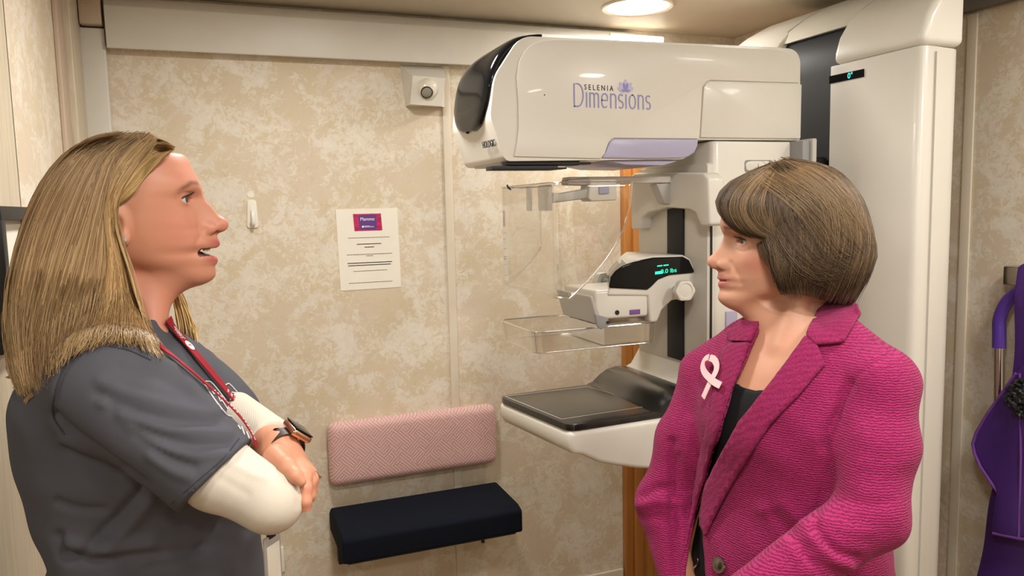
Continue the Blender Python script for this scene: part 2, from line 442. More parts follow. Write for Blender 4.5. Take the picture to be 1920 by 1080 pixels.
# pink padded backrest and navy folding seat on the back wall
t = empty('backrest_pad', (.62, YB, .79), 'pink upholstered backrest pad with maze quilting fixed to the back wall', 'backrest')
q = NT('pink_quilted_fabric'); v = q.coord()
vr = q.coord(scale=(1, 1, 1), rot=(0, rad(45), 0)); mp = q.n('ShaderNodeMapping'); q.l(vr, mp.inputs['Vector'])
def diag(ang):
    cc = q.coord(rot=(0, ang, 0)); wv = q.n('ShaderNodeTexWave', bands_direction='X'); wv.inputs['Scale'].default_value = 36
    wv.inputs['Distortion'].default_value = .6; q.l(cc, wv.inputs['Vector']); return wv.outputs['Fac'], cc
w1, c1_ = diag(rad(45)); w2, _ = diag(rad(-45))
vo = q.n('ShaderNodeTexVoronoi', distance='CHEBYCHEV'); vo.inputs['Scale'].default_value = 40; vo.inputs['Randomness'].default_value = 1; q.l(c1_, vo.inputs['Vector'])
sep = q.n('ShaderNodeSeparateColor'); q.l(vo.outputs['Color'], sep.inputs[0])
sel = q.math('GREATER_THAN', sep.outputs[0], .5)
h = q.math('ADD', q.math('MULTIPLY', w1, sel), q.math('MULTIPLY', w2, q.math('SUBTRACT', 1.0, sel)))
h = q.ramp(h, [(.25, (0, 0, 0)), (.6, (1, 1, 1))])
q.l(q.mix(h, rgba((198, 154, 152)), rgba((218, 180, 174))), q.b.inputs['Base Color']); q.set(Roughness=.8); q.b.inputs['Sheen Weight'].default_value = .2
q.bump(h, .5, .003); m_pink = q.m
bm = bm_box((.322, YB-.062, .683), (.918, YB-.004, .9), .028, 5)
bmesh.ops.subdivide_edges(bm, edges=[e for e in bm.edges if e.calc_length() > .1], cuts=5, use_grid_fill=True)
from_bm('cushion', bm, m_pink, t)
from_bm('back_board', bm_box((.34, YB-.012, .695), (.90, YB, .89), .002), m_pale, t)
t = empty('folding_seat', (.62, YB, .5), 'navy blue upholstered fold-down seat cantilevered from the back wall below the pink pad', 'seat')
m_navy = simple('navy_fabric', (19, 23, 33), .9, .12, bscale=500, bstr=.25, bdist=.0006)
bm = bm_prism(round_poly([(2.30, .522), (2.585, .522), (2.592, .585), (2.55, .614), (2.335, .610), (2.30, .598)], [.010, .01, .012, .03, .03, .016], 6), 'x', .318, .912, .014, 4)
from_bm('seat_cushion', bm, m_navy, t)
bm = bm_box((.335, 2.325, .508), (.897, 2.59, .5215), .003); bm_box((.34, 2.57, .40), (.89, YB-.0005, .56), .003, bm=bm)
from_bm('seat_board', bm, m_dark, t)
bm = bm_cyl((.78, 2.33, .512), (.78, 2.33, .498), .006); from_bm('bumper', bm, m_dark, t)

# ------------------------------------------------------------------ mammography machine
mm = empty('mammography_machine', (1.5, 1.75, 0), 'white breast imaging machine with a long overhead tube head and lavender lettering', 'x-ray machine')
def zc(u, v): return (860+u/2.8235, 40+v/2.8235)
def side(pts, Y): return [(p[0], p[2]) for p in (PY(x, y, Y) for x, y in pts)]
YH, YH2 = 1.603, 1.885
outline = round_poly([(.612, 1.703), (.580, 1.80), (.592, 1.885), (.655, 1.974), (1.34, 1.986), (1.424, 1.985), (1.426, 1.757), (1.112, 1.755), (1.085, 1.708), (.87, 1.706)],
                     [.02, .06, .09, .06, .0, .085, .004, .004, .04, .03], 8)
head = from_bm('tube_head', bm_prism(outline, 'y', YH, YH2, .036, 7, 50), m_mach, mm, True, 70)
# raised side panel, arm-joint panel and lavender grip on the near side
YS = 1.6
main = [zc(*p) for p in [(292, 716), (308, 640), (316, 560), (314, 420), (305, 300), (318, 215), (345, 160), (385, 122), (440, 103), (520, 97), (800, 106), (1300, 132), (1690, 154), (1745, 172), (1780, 210), (1798, 265), (1802, 326), (1330, 312), (1304, 322), (1290, 345), (1286, 400), (1275, 600), (1268, 622), (822, 618), (803, 626), (790, 645), (772, 700), (752, 727)]]
from_bm('side_panel', bm_prism(side(main, YS), 'y', YS-.002, YS+.02, .002, 2, 25), m_mach, head)
jp = [zc(*p) for p in [(1277, 616), (1290, 410), (1294, 350), (1306, 328), (1330, 317), (1812, 334), (1806, 622)]]
from_bm('joint_cover', bm_prism(side(jp, YS), 'y', YS-.004, YS+.02, .003, 2, 25), m_mach, head)
lv = [zc(*p) for p in [(757, 724), (778, 690), (794, 648), (806, 630), (826, 622), (1266, 625), (1262, 660), (1245, 695), (1215, 715), (1180, 724), (1000, 727)]]
bm = bm_prism(side(lv, YS), 'y', YS-.003, YS+.03, .003, 2, 25)
gp = round_poly([(.86, 1.7065), (1.075, 1.7065), (1.02, 1.694), (.92, 1.696)], .004, 3)
b2 = bm_prism(gp, 'y', YS+.012, YH2-.03, .002, 2); merge(bm, b2)
from_bm('lavender_grip', bm, m_lav, head)
# black visor that wraps over the front of the head
prof = spline([(.712, 1.976), (.685, 1.972), (.655, 1.963), (.623, 1.938), (.602, 1.905), (.592, 1.87), (.586, 1.83), (.585, 1.80), (.588, 1.785)], 6)
n = len(prof); Tn = np.gradient(prof, axis=0); Tn /= np.linalg.norm(Tn, axis=1)[:, None]; Nn = np.c_[Tn[:, 1], -Tn[:, 0]]
V = []; NV = 14
for i in range(n):
    s = i/(n-1)
    hw = max(.03, .129*(1-max(0, (s-.55)/.45)**2.4)**.5)
    for k in range(NV+1):
        v = -1+2*k/NV
        e = .0065*(1-abs(v)**8)+.001
        out = np.array([Tn[i][1], -Tn[i][0]])
        V.append((prof[i][0]+out[0]*e, 1.744+v*hw, prof[i][1]+out[1]*e))
Fq = [(i*(NV+1)+k, i*(NV+1)+k+1, (i+1)*(NV+1)+k+1, (i+1)*(NV+1)+k) for i in range(n-1) for k in range(NV)]
vis = from_np('visor', V, Fq, m_gloss, head)
sm = vis.modifiers.new('s', 'SOLIDIFY'); sm.thickness = .012; sm.offset = 0
# little green readout inside the visor
bm = bm_box((-.0005, -.018, -.012), (.0005, .018, .012), 0)
# collimator plates under the head
bm = bm_box((.622, 1.612, 1.6945), (.80, 1.65, 1.708), .002); bm_box((.80, 1.614, 1.697), (.83, 1.648, 1.702), .001, bm=bm); from_bm('collimator_rail', bm, m_dark, head)
bm = bm_box((.583, 1.606, 1.684), (.742, 1.65, 1.6935), .002); bm_box((.742, 1.608, 1.686), (.765, 1.648, 1.690), .001, bm=bm); from_bm('collimator_rail', bm, m_dark, head)
bm = bm_box((.62, 1.65, 1.699), (.80, 1.84, 1.7075), .002); from_bm('collimator_window', bm, m_lgrey, head)
from_bm('screw_hole', bm_cyl(PY(1021, 178, YS-.0022), PY(1021, 178, YS-.0022)+np.array([0, .002, 0]), .0016, n=10), m_ink, head)
# lettering on the side of the head
c = PY(1124, 165, YS-.0026); c2 = PY(1147, 187, YS-.0026)
c = PY(1123, 165, YS-.0026)
bm = text_bm('S E L E N I A', .0175, c, (1, 0, -.012), (0, 0, 1), .0003, width=.074)
from_bm('brand_lettering', bm, m_ink, head, smooth=False)
def glyphs():
    h, X = .031, .050   # x-height and cap height
    L = []; x = 0
    L.append([(0, 0), (0, X)]+[(.010, X)]+arc(.010, X/2, .016, X/2, 90, -90, 14)+[(0, 0)]); x = .036
    L.append([(x, 0), (x, h)]); x += .010
    def arch(x, w): return [(x, 0), (x, h-w/2)]+arc(x+w/2, h-w/2, w/2, w/2, 180, 0, 10)+[(x+w, 0)]
    L.append(arch(x, .0125)); L.append(arch(x+.0125, .0125)); L.append([(x, 0), (x, h)]); x += .035
    L.append([(x, h*.52), (x+.017, h*.52)]+arc(x+.0085, h-.0095, .0085, .0095, 0, 180, 10)+arc(x+.0085, .0105, .0085, .0105, 180, 305, 10)); x += .027
    L.append(arch(x, .015)); L.append([(x, 0), (x, h)]); x += .024
    L.append(arc(x+.0065, h*.75, .0065, h*.25, 50, 270, 10)+arc(x+.0065, h*.25, .0065, h*.25, 90, -130, 10)); x += .022
    L.append([(x, 0), (x, h)]); x += .010
    L.append(arc(x+.0095, h/2, .0095, h/2, 90, 450, 24)); x += .028
    L.append(arch(x, .015)); L.append([(x, 0), (x, h)]); x += .024
    L.append(arc(x+.0065, h*.75, .0065, h*.25, 50, 270, 10)+arc(x+.0065, h*.25, .0065, h*.25, 90, -130, 10)); x += .013
    return L, x
L, wd = glyphs(); tl = PY(1077, 199, YS-.0026); sc_ = .198/wd
L = [[(px*sc_, py) for px, py in l] for l in L]
bm = bmesh.new()
for k, l in enumerate(L): ribbon_bm([l], .0030, tl-np.array([0, .00006*(k % 5), 0]), (1, 0, -.012), (0, 0, 1), .0004, bm)
from_bm('model_lettering', bm, m_logo, head, smooth=False)
def petal(cx, cz, ang, ln, wd): 
    ca, sa = math.cos(ang), math.sin(ang); P = []
    for k in range(20):
        a = 2*math.pi*k/20; u = ln/2*(1+math.cos(a)); vv = wd/2*math.sin(a)*(1-.3*math.cos(a))
        P.append((cx+u*ca-vv*sa, cz+u*sa+vv*ca))
    return P
fc = PY(1172, 171, YS); bm = bmesh.new()
for k, (a, ln) in enumerate(((20, .022), (50, .025), (90, .027), (130, .025), (160, .022))):
    merge(bm, bm_prism(petal(fc[0], fc[2], rad(a), ln, .014), 'y', YS-.0024-.0002*k, YS-.0018, 0))
fl = from_bm('flower_emblem', bm, m_logo2, head, smooth=False)
bm = bmesh.new()
for k, a in enumerate((70, 110)): merge(bm, bm_prism(petal(fc[0], fc[2]+.002, rad(a), .017, .007), 'y', YS-.0038-.0002*k, YS-.0032, 0))
for a in (10, 170): merge(bm, bm_prism(petal(fc[0], fc[2], rad(a), .012, .005), 'y', YS-.0042, YS-.0032, 0))
from_bm('petal', bm, m_logo, fl, smooth=False)
bm = text_bm('HOLOGIC', .022, (.5935, 1.655, 1.744), (.05, -1, 0), (-.18, 0, 1), .0006, width=.072)
from_bm('maker_lettering', bm, m_ink, head, smooth=False)

# C-arm column and its base
bm = bm_prism(round_poly([(1.15, 1.592), (1.44, 1.592), (1.44, 1.90), (1.15, 1.925)], [.02, .02, .02, .02], 4), 'z', 1.07, 1.752, .006, 2)
arm = from_bm('support_column', bm, m_mach, mm)
bm = bm_prism(round_poly([(1.595, 1.17), (1.925, 1.17), (1.925, 1.7), (1.595, 1.7)], .012, 3), 'x', 1.138, 1.16, .003, 2)
from_bm('front_plate', bm, m_mach2, arm)
from_bm('groove', bm_box((1.146, 1.5905, 1.13), (1.150, 1.5945, 1.63), 0), m_dark, arm)
from_bm('belt_strip', bm_box((1.1325, 1.693, 1.19), (1.1385, 1.767, 1.64), .001), m_black, arm)
from_bm('push_button', bm_prism(side([(1400, 304), (1408, 302), (1440, 302), (1446, 306), (1446, 318), (1440, 321), (1404, 321), (1398, 318), (1397, 308)], 1.592), 'y', 1.5885, 1.594, .001, 2), m_mach, arm)
from_bm('button_border', bm_prism(round_poly(side([(1396, 300), (1448, 300), (1448, 323), (1396, 323)], 1.592), .008, 4), 'y', 1.5905, 1.594, .0005, 1), m_grey, arm)
bm = text_bm('i', .016, PY(1422, 311, 1.588), (1, 0, 0), (0, 0, 1), .0003); from_bm('button_mark', bm, m_groove, arm, smooth=False)
bm = bm_prism(round_poly([(1.36, 1.735), (1.36, 1.60), (1.378, 1.60), (1.378, 1.735)], .001, 2), 'y', 1.585, 1.60, .001); 
from_bm('end_plate', bm_box((1.385, 1.545, 1.62), (1.408, 1.60, 1.752), .004), m_grey, arm)
from_bm('end_plate_rim', bm_box((1.408, 1.536, 1.61), (1.422, 1.60, 1.756), .004), m_lgrey, arm)
from_bm('lavender_strip', bm_box((1.19, 1.588, 1.20), (1.225, 1.594, 1.33), .002), m_lav, arm)
bm = bm_prism([(1.15, 1.20), (1.44, 1.20), (1.44, 1.02), (1.0, 1.02), (1.0, 1.118), (1.075, 1.128), (1.115, 1.145), (1.138, 1.18)], 'y', 1.585, 1.935, .006, 2)
from_bm('arm_foot', bm, m_mach, mm)
# inverted-U bracket carrying the face-shield rail
br = [(1189, 330), (1196, 325), (1240, 323), (1326, 324), (1336, 334), (1339, 420), (1334, 424), (1322, 424), (1316, 412), (1311, 399), (1300, 393), (1283, 391), (1256, 389), (1238, 394), (1222, 398), (1210, 408), (1206, 430), (1190, 430)]
bw = [PX(x, y, 1.115) for x, y in br]
bk = from_bm('shield_bracket', bm_prism([(p[1], p[2]) for p in bw], 'x', 1.103, 1.15, .006, 3, 30), m_mach, mm)
bm = bm_box((.815, 1.70, 1.655), (1.12, 1.745, 1.672), .004); from_bm('rail', bm, m_mach, bk)
bm = bm_prism(side([(1225, 345), (1250, 343), (1262, 378), (1252, 384), (1241, 382)], 1.72), 'y', 1.705, 1.74, .003); from_bm('rail_strut', bm, m_lgrey, bk)
# clear face shield with its clamp
fs = from_bm('shield_clamp', bm_prism(round_poly(side([(1101, 338), (1150, 336), (1150, 376), (1103, 378), (1097, 372)], 1.70), .006, 4), 'y', 1.682, 1.735, .004), m_mach, mm)
from_bm('clamp_button', bm_prism(round_poly(side([(1123, 350), (1142, 350), (1142, 363), (1123, 364)], 1.68), .003, 3), 'y', 1.678, 1.684, .001), m_lav, fs)
bm = bm_prism(side([(1030, 361), (1045, 363), (1095, 354), (1100, 372), (1048, 379), (1030, 381)], 1.71), 'y', 1.69, 1.728, .004)
merge(bm, bm_prism(side([(1060, 337), (1100, 333), (1100, 348), (1060, 347)], 1.71), 'y', 1.695, 1.735, .003))
from_bm('clamp_arm', bm, m_lgrey, fs)
bm = bm_box((.715, 1.60, 1.592), (.724, 1.665, 1.65), .003); from_bm('clamp_pad', bm, m_grey, fs)
bm = bm_box((.70, 1.675, 1.592), (.706, 1.70, 1.65), .002); from_bm('clamp_pad', bm, m_grey, fs)
path = spline([(.86, 1.475), (.80, 1.476), (.74, 1.478), (.705, 1.482), (.686, 1.497), (.681, 1.53), (.681, 1.66), (.681, 1.79), (.686, 1.823), (.705, 1.838), (.74, 1.842), (.80, 1.844)], 5)
V = []; NZ = 18
ztop, zbot = 1.652, 1.405
for j in range(NZ+1):
    u = j/NZ; z = ztop+(zbot-ztop)*u
    cut = .155*(1-max(0, u-.15)/.85*0.0)*(1-u**2.2)+.012      # how far the wing runs back at this height
    for x, y in path:
        x2 = min(x, .69+cut) if x > .69 else x
        V.append((x2, y, z-(.006 if False else 0)))
n = len(path); Fq = [(j*n+i, j*n+i+1, (j+1)*n+i+1, (j+1)*n+i) for j in range(NZ) for i in range(n-1)]
sh = from_np('face_shield', V, Fq, m_clear, fs); md = sh.modifiers.new('s', 'SOLIDIFY'); md.thickness = .0025
rim = [V[i] for i in range(n)]
edge = [V[j*n] for j in range(NZ+1)]+[V[NZ*n+i] for i in range(n)]+[V[j*n+n-1] for j in range(NZ, -1, -1)]
bm = bm_tube(edge, .0014, 6); bm_tube(rim, .0014, 6, bm)
from_bm('shield_edge', bm, m_cedge, sh)
bm = bm_tube(spline([PX(951, 347, .68), PX(953, 352, .68), PX(957, 355, .68)], 4), .002, 6); from_bm('shield_tab', bm, m_dark, sh)

# compression device with display, knobs and clear paddle
Y1, Y2 = 1.655, 1.845
z6 = lambda u, v: (900+u/2.7, 300+v/2.7)
body = [z6(*p) for p in [(648, 668), (655, 640), (690, 570), (760, 512), (880, 484), (1030, 480), (1068, 500), (1095, 560), (1100, 695), (1040, 702), (975, 712), (925, 760), (900, 822), (860, 826), (850, 690), (640, 690)]]
def skew(bm):
    for v in bm.verts: v.co.x += .52*(v.co.y-Y1)*max(0, min(1, (1.06-v.co.x)/.13))
    return bm
cu = from_bm('compression_unit', skew(bm_prism(side(body, Y1), 'y', Y1, Y2, .014, 4, 45)), m_mach, mm)
dome = [z6(*p) for p in [(655, 648), (664, 592), (690, 560), (725, 535), (790, 512), (880, 494), (1030, 489), (1060, 506), (1086, 562), (1084, 572), (960, 584), (905, 606), (872, 640), (850, 658)]]
dm = from_bm('display_cover', skew(bm_prism(side(dome, Y1-.004), 'y', Y1-.005, Y2+.005, .016, 5, 45)), m_gloss, cu)
c = PY(1250, 506, Y1-.0065)
bm = text_bm('0.0 lbs', .0150, c+np.array([.006, 0, -.003]), (1, 0, .05), (0, 0, 1), .0003, width=.046)
ribbon_bm([[(-.024, 0), (-.010, 0)]], .007, c+np.array([-.006, 0, -.005]), (1, 0, .05), (0, 0, 1), .0003, bm)
ribbon_bm([[(-.026, 0), (-.014, 0)], [(-.008, 0), (.004, 0)]], .003, c+np.array([0, 0, .012]), (1, 0, .05), (0, 0, 1), .0003, bm)
from_bm('readout', bm, m_green, dm, smooth=False)
def knob(base, d, r):
    bm = bmesh.new(); N = 48; ax = Vector(d).normalized(); rot = ax.to_track_quat('Z', 'Y').to_matrix(); rings = []
    for rr, h in ((.55, 0), (.95, .0), (1, .004), (1, .015), (.95, .019), (.72, .020), (.66, .018), (.4, .019), (0.02, .0195)):
        ring = []
        for k in range(N):
            a = 2*math.pi*k/N; q = r*rr*(1+(.05*math.cos(6*a) if rr > .8 else 0))
            ring.append(bm.verts.new(Vector(base)+rot@Vector((q*math.cos(a), q*math.sin(a), h))))
        rings.append(ring)
    for A, B in zip(rings, rings[1:]):
        for k in range(N): bm.faces.new((A[k], B[k], B[(k+1) % N], A[(k+1) % N]))
    bm.faces.new(rings[-1]); bm.faces.new(rings[0][::-1]); return bm
kc = np.array([1.085, Y1-.03, 1.387])
bm = knob(kc, (-.12, -1, 0), .026); kn = from_bm('knob', bm, m_mach, cu)
bm = bm_cyl(kc+np.array([0, .04, 0]), kc, .009); from_bm('knob_shaft', bm, m_grey, kn)
kc = np.array([.992, Y2+.02, 1.395])
bm = knob(kc, (-.3, 1, 0), .024); kn = from_bm('knob', bm, m_mach, cu)
bm = bm_cyl(kc+np.array([.0, -.04, 0]), kc, .009); from_bm('knob_shaft', bm, m_grey, kn)
# paddle holder
hb = from_bm('paddle_holder', bm_box((.86, 1.66, 1.322), (1.01, 1.84, 1.395), .008), m_mach, mm)
lever = [z6(*p) for p in [(546, 712), (556, 705), (700, 714), (735, 735), (768, 795), (770, 826), (560, 795), (552, 770)]]
bm = bm_prism([(.842, 1.382), (.849, 1.385), (.872, 1.328), (.870, 1.312), (.862, 1.314)], 'y', 1.652, 1.85, .003)
from_bm('release_lever', bm, m_lgrey, hb)
bm = bm_prism([(.852, 1.34), (.886, 1.33), (.89, 1.31), (.868, 1.302), (.858, 1.31)], 'y', 1.644, 1.652, .001); from_bm('lever_cheek', bm, m_grey, hb)
bm = bm_cyl((.92, 1.6585, 1.338), (.92, 1.662, 1.338), .006); from_bm('latch_pin', bm, m_dark, hb)
from_bm('lever_screw', bm_cyl((.885, 1.6445, 1.318), (.885, 1.6425, 1.318), .004), m_dark, hb)
from_bm('paddle_tag', bm_box((.955, 1.6585, 1.33), (.985, 1.661, 1.342), .0005), simple('violet_tag', (120, 84, 150), .5), hb)
# clear tray
TX0, TX1, TY0, TY1, TZ0, TZ1 = .705, 1.045, 1.676, 1.925, 1.250, 1.302
def ringpts(x0, x1, y0, y1, r, n=5): return round_poly([(x0, y0), (x1, y0), (x1, y1), (x0, y1)], r, n)
ro = ringpts(TX0, TX1, TY0, TY1, .03); ri = ringpts(TX0+.008, TX1-.004, TY0+.008, TY1-.008, .026)
V = [(x, y, TZ1) for x, y in ro]+[(x, y, TZ0) for x, y in ri]; n = len(ro)
Fq = [(i, (i+1) % n, n+(i+1) % n, n+i) for i in range(n)]+[tuple(n+i for i in range(n))]
tr = from_np('paddle_tray', V, Fq, m_clear, hb, smooth=False); md = tr.modifiers.new('s', 'SOLIDIFY'); md.thickness = .0025
bm = bmesh.new()
bm_tube([(x, y, TZ1) for x, y in ro]+[(ro[0][0], ro[0][1], TZ1)], .0024, 6, bm)
bm_tube([(x, y, TZ0) for x, y in ri]+[(ri[0][0], ri[0][1], TZ0)], .0014, 6, bm)
for i in (2, n//4+2, n//2+2, 3*n//4+2): bm_tube([(ro[i][0], ro[i][1], TZ1), (ri[i][0], ri[i][1], TZ0)], .0012, 6, bm)
from_bm('tray_edge', bm, m_cedge, tr)
bm = bmesh.new()
for k in range(9):
    y = 1.70+k*.025
    bm_box((.905, y-.0012, TZ0+.002), (1.035, y+.0012, TZ1+.004-.02*(k % 2)), 0, bm=bm)
bm_box((.903, 1.695, TZ0+.002), (.9055, 1.905, TZ1-.004), 0, bm=bm)
from_bm('tray_rib', bm, m_cedge, tr, smooth=False)
# breast support table
def tquad(z, ins=0): return [(.690+ins, 1.902-ins), (.740+ins, 1.565+ins), (1.14, 1.585+ins), (1.14, 1.925-ins)]
bt = from_bm('support_table', bm_prism(round_poly(tquad(0), [.03, .03, .004, .004], 5), 'z', 1.084, 1.1, .003, 2), m_carbon, mm)
sec = [(1.00, 1.0985), (1.005, 1.12), (1.03, 1.137), (1.07, 1.142), (1.10, 1.14), (1.15, 1.13), (1.15, 1.0985)]
sec = [(.965, 1.0985), (.985, 1.104), (1.003, 1.12), (1.03, 1.136), (1.06, 1.142), (1.15, 1.132), (1.15, 1.0985)]
from_bm('chest_ridge', bm_prism(sec, 'y', 1.572, 1.925, .003, 2, 50), m_carbon, bt)
c4 = [PZ(x, y, 1.1006) for x, y in ((947, 743), (1102, 725), (1224, 760), (1053, 786))]
bm = bmesh.new()
for a, b in zip(c4, c4[1:]+c4[:1]):
    ribbon_bm([[(0, 0), (np.linalg.norm(b-a), 0)]], .0022, a, b-a, np.cross((0, 0, 1), b-a), .0003, bm)
from_bm('field_outline', bm, m_lgrey, bt, smooth=False)
# white shell under the table: narrow loft, deeper toward the column
hp_ = [(.692, 1.083), (.694, 1.045), (.704, 1.030), (.730, 1.024)]+[(.69+.45*u, 1.024-.072*math.sin(min(1, u*1.25)*math.pi/2)**1.1) for u in (.2, .32, .45, .6, .75, .88, 1.0)]+[(1.14, 1.083)]
bm = bm_prism(hp_, 'y', 1.566, 1.902, .012, 4, 60)
for v in bm.verts: v.co.x += .05*(1.902-v.co.y)/.337*max(0, (1.14-v.co.x)/.45)
from_bm('detector_housing', bm, m_mach, bt, angle=50)

# upright gantry column with slot and curved cap
capline = [(1.682, 1.955), (1.55, 1.955)]+[(1.552, 1.985), (1.565, 2.025), (1.592, 2.065), (1.63, 2.10), (1.69, 2.14), (1.78, 2.185), (1.88, 2.215), (1.965, 2.235), (1.965, 2.20), (1.78, 2.15), (1.682, 2.10)]
def pillar(y0, y1, name, r0, par):
    poly = round_poly([(1.55, y0), (1.70, y0+.02), (1.70, y1), (1.55, y1)], [r0, .05, .004, .004], 8)
    return from_bm(name, bm_prism(poly, 'z', 0.0, 1.953, .004, 2, 60), m_mach2, par)
cl = pillar(1.345, 1.632, 'gantry_column', .025, mm); pillar(1.87, 2.16, 'gantry_column', .01, mm)
from_bm('column_cap', bm_prism(capline, 'y', 1.345, 1.626, .028, 6, 60), m_mach, mm)
from_bm('column_cap', bm_prism(capline, 'y', 1.872, 2.16, .012, 3, 60), m_mach, mm)
top = [(1.60, 2.060), (1.63, 2.10), (1.69, 2.14), (1.78, 2.185), (1.88, 2.215), (1.965, 2.235), (1.965, 2.20), (1.78, 2.15), (1.70, 2.09), (1.66, 2.062)]
from_bm('cap_bridge', bm_prism(top, 'y', 1.60, 1.90, .004, 2, 60), m_mach, mm)
belt = [(1.5755, .3), (1.5755, 1.95), (1.579, 1.99), (1.592, 2.03), (1.62, 2.068), (1.69, 2.068), (1.69, .3)]
from_bm('slot_belt', bm_prism(belt, 'y', 1.6315, 1.8715, 0), m_black, mm)
from_bm('column_seam', bm_box((1.592, 1.3446, .02), (1.5927, 1.353, 1.94), 0), simple('seam_line', (204, 200, 190), .5), cl)
pa, pb = PX(1556, 147, 1.549), PX(1620, 136, 1.549)
st = from_bm('display_strip', bm_prism([(p[1], p[2]) for p in (PX(1555, 143, 1.549), PX(1620, 129, 1.549), PX(1620, 144, 1.549), PX(1555, 157, 1.549))], 'x', 1.5485, 1.552, 0), m_gloss, cl)
bm = text_bm('0°', .020, PX(1594, 142, 1.548), (0, -1, 0), (0, 0, 1), .0003); from_bm('readout', bm, m_cyan, st, smooth=False)
bm = bm_box((1.44, 1.66, 1.0), (1.5755, 1.85, 1.72), .01); from_bm('arm_carriage', bm, m_dark, mm)

# ------------------------------------------------------------------ purple lead apron on its rail
m_purple = simple('purple_vinyl', (70, 38, 112), .35, .5, var=.05, bscale=14, bstr=.15, bdist=.01)
m_purp2 = simple('purple_trim', (112, 66, 140), .6, .3)
t = empty('apron_rack', (1.93, 1.46, 1.2), 'chrome rail with purple sleeved hook fixed to the wall at the right edge', 'rack')
p0 = PX(1873, 760, 1.93); p1 = PX(1873, 652, 1.93); p2 = PX(1874, 600, 1.93); p3 = PX(1884, 573, 1.93); p4 = PX(1903, 552, 1.93); p5 = PX(1945, 530, 1.93)
from_bm('chrome_tube', bm_tube([PX(1872, 1000, 1.93), p0, p1+np.array([0, 0, .01])], .0125, 16), m_chrome, t)
from_bm('purple_sleeve', bm_tube(spline([p1, (p1+p2)/2, p2, p3, p4, p5], 6), .0165, 16), simple('purple_rubber', (84, 52, 150), .3, .5), t)
from_bm('wall_bracket', bm_box((1.93, 1.36, 1.37), (1.98, 1.41, 1.42), .004), m_chrome, t)
t = empty('lead_apron', (1.87, 1.40, 1.2), 'purple lead apron hanging from the rail at the right edge', 'apron')
def apron(name, pts, X, th, m, par, wav=.01):
    P3 = [PX(x, y, X) for x, y in pts]; poly = [(p[1], p[2]) for p in P3]
    bm = bm_prism(poly, 'x', X-th/2, X+th/2, min(.004, th*.3), 2)
    es = [e for e in bm.edges if e.calc_length() > .05]
    bmesh.ops.triangulate(bm, faces=[f for f in bm.faces if len(f.verts) > 4])
    for _ in range(3): bmesh.ops.subdivide_edges(bm, edges=[e for e in bm.edges if e.calc_length() > .035], cuts=1, use_grid_fill=True)
    for v in bm.verts: v.co.x += wav*math.sin(v.co.y*38+v.co.z*6)*.6+wav*.5*math.sin(v.co.z*22)
    return from_bm(name, bm, m, par)
fr = apron('apron_front', [(1925, 490), (1911, 500), (1905, 560), (1900, 640), (1897, 700), (1872, 860), (1856, 940), (1830, 1085), (1838, 1200), (1990, 1200), (1990, 480)], 1.905, .012, m_purple, t)
fl = apron('side_flap', [(1921, 682), (1905, 700), (1880, 735), (1850, 778), (1830, 812), (1823, 832), (1826, 850), (1838, 875), (1858, 905), (1872, 925), (1862, 1000), (1915, 1012), (1990, 1010), (1990, 660)], 1.875, .010, m_purple, t, .008)
def edge3(pts, X, r, name, m, par):
    return from_bm(name, bm_tube([PX(x, y, X) for x, y in pts], r, 8), m, par)
edge3([(1905, 700), (1880, 735), (1850, 778), (1830, 812), (1824, 832), (1827, 850), (1838, 875), (1858, 905), (1871, 923)], 1.872, .004, 'piping', m_purp2, fl)
edge3([(1862, 1000), (1915, 1011), (1985, 1012)], 1.866, .004, 'hem', m_purp2, fl)
edge3([(1912, 700), (1914, 860), (1910, 1010)], 1.866, .003, 'seam', m_purp2, fl)
rnd = random.Random(5); bm = bmesh.new(); c = PX(1912, 745, 1.855)
for k in range(110):
    a, b = rnd.uniform(0, 6.28), rnd.uniform(.2, 1)
    p = c+np.array([rnd.uniform(-.004, .006), math.cos(a)*b*.034, math.sin(a)*b*.046])
    q = [p+np.array([rnd.uniform(-.006, .004), rnd.uniform(-.012, .012), rnd.uniform(-.012, .012)])*f for f in (0, .6, 1)]
    bm_tube(q, .0050, 6, bm)
from_bm('black_fastener', bm, m_dark, fl)
# black framed panel at the left edge
t = empty('wall_frame', (XL, 1.62, 1.5), 'black framed board on the pale door at the left edge, behind the blond hair', 'frame')
bm = bmesh.new(); FX = XL+.006
bm_box((FX, 1.456, 1.598), (FX+.026, 1.72, 1.622), .002, bm=bm); bm_box((FX, 1.456, 1.40), (FX+.026, 1.482, 1.60), .002, bm=bm); bm_box((FX, 1.694, 1.40), (FX+.026, 1.72, 1.60), .002, bm=bm); bm_box((FX, 1.456, 1.38), (FX+.026, 1.72, 1.402), .002, bm=bm)
from_bm('frame', bm, m_dark, t)
from_bm('board', bm_box((FX-.001, 1.48, 1.40), (FX+.006, 1.70, 1.60), 0), m_paper, t)
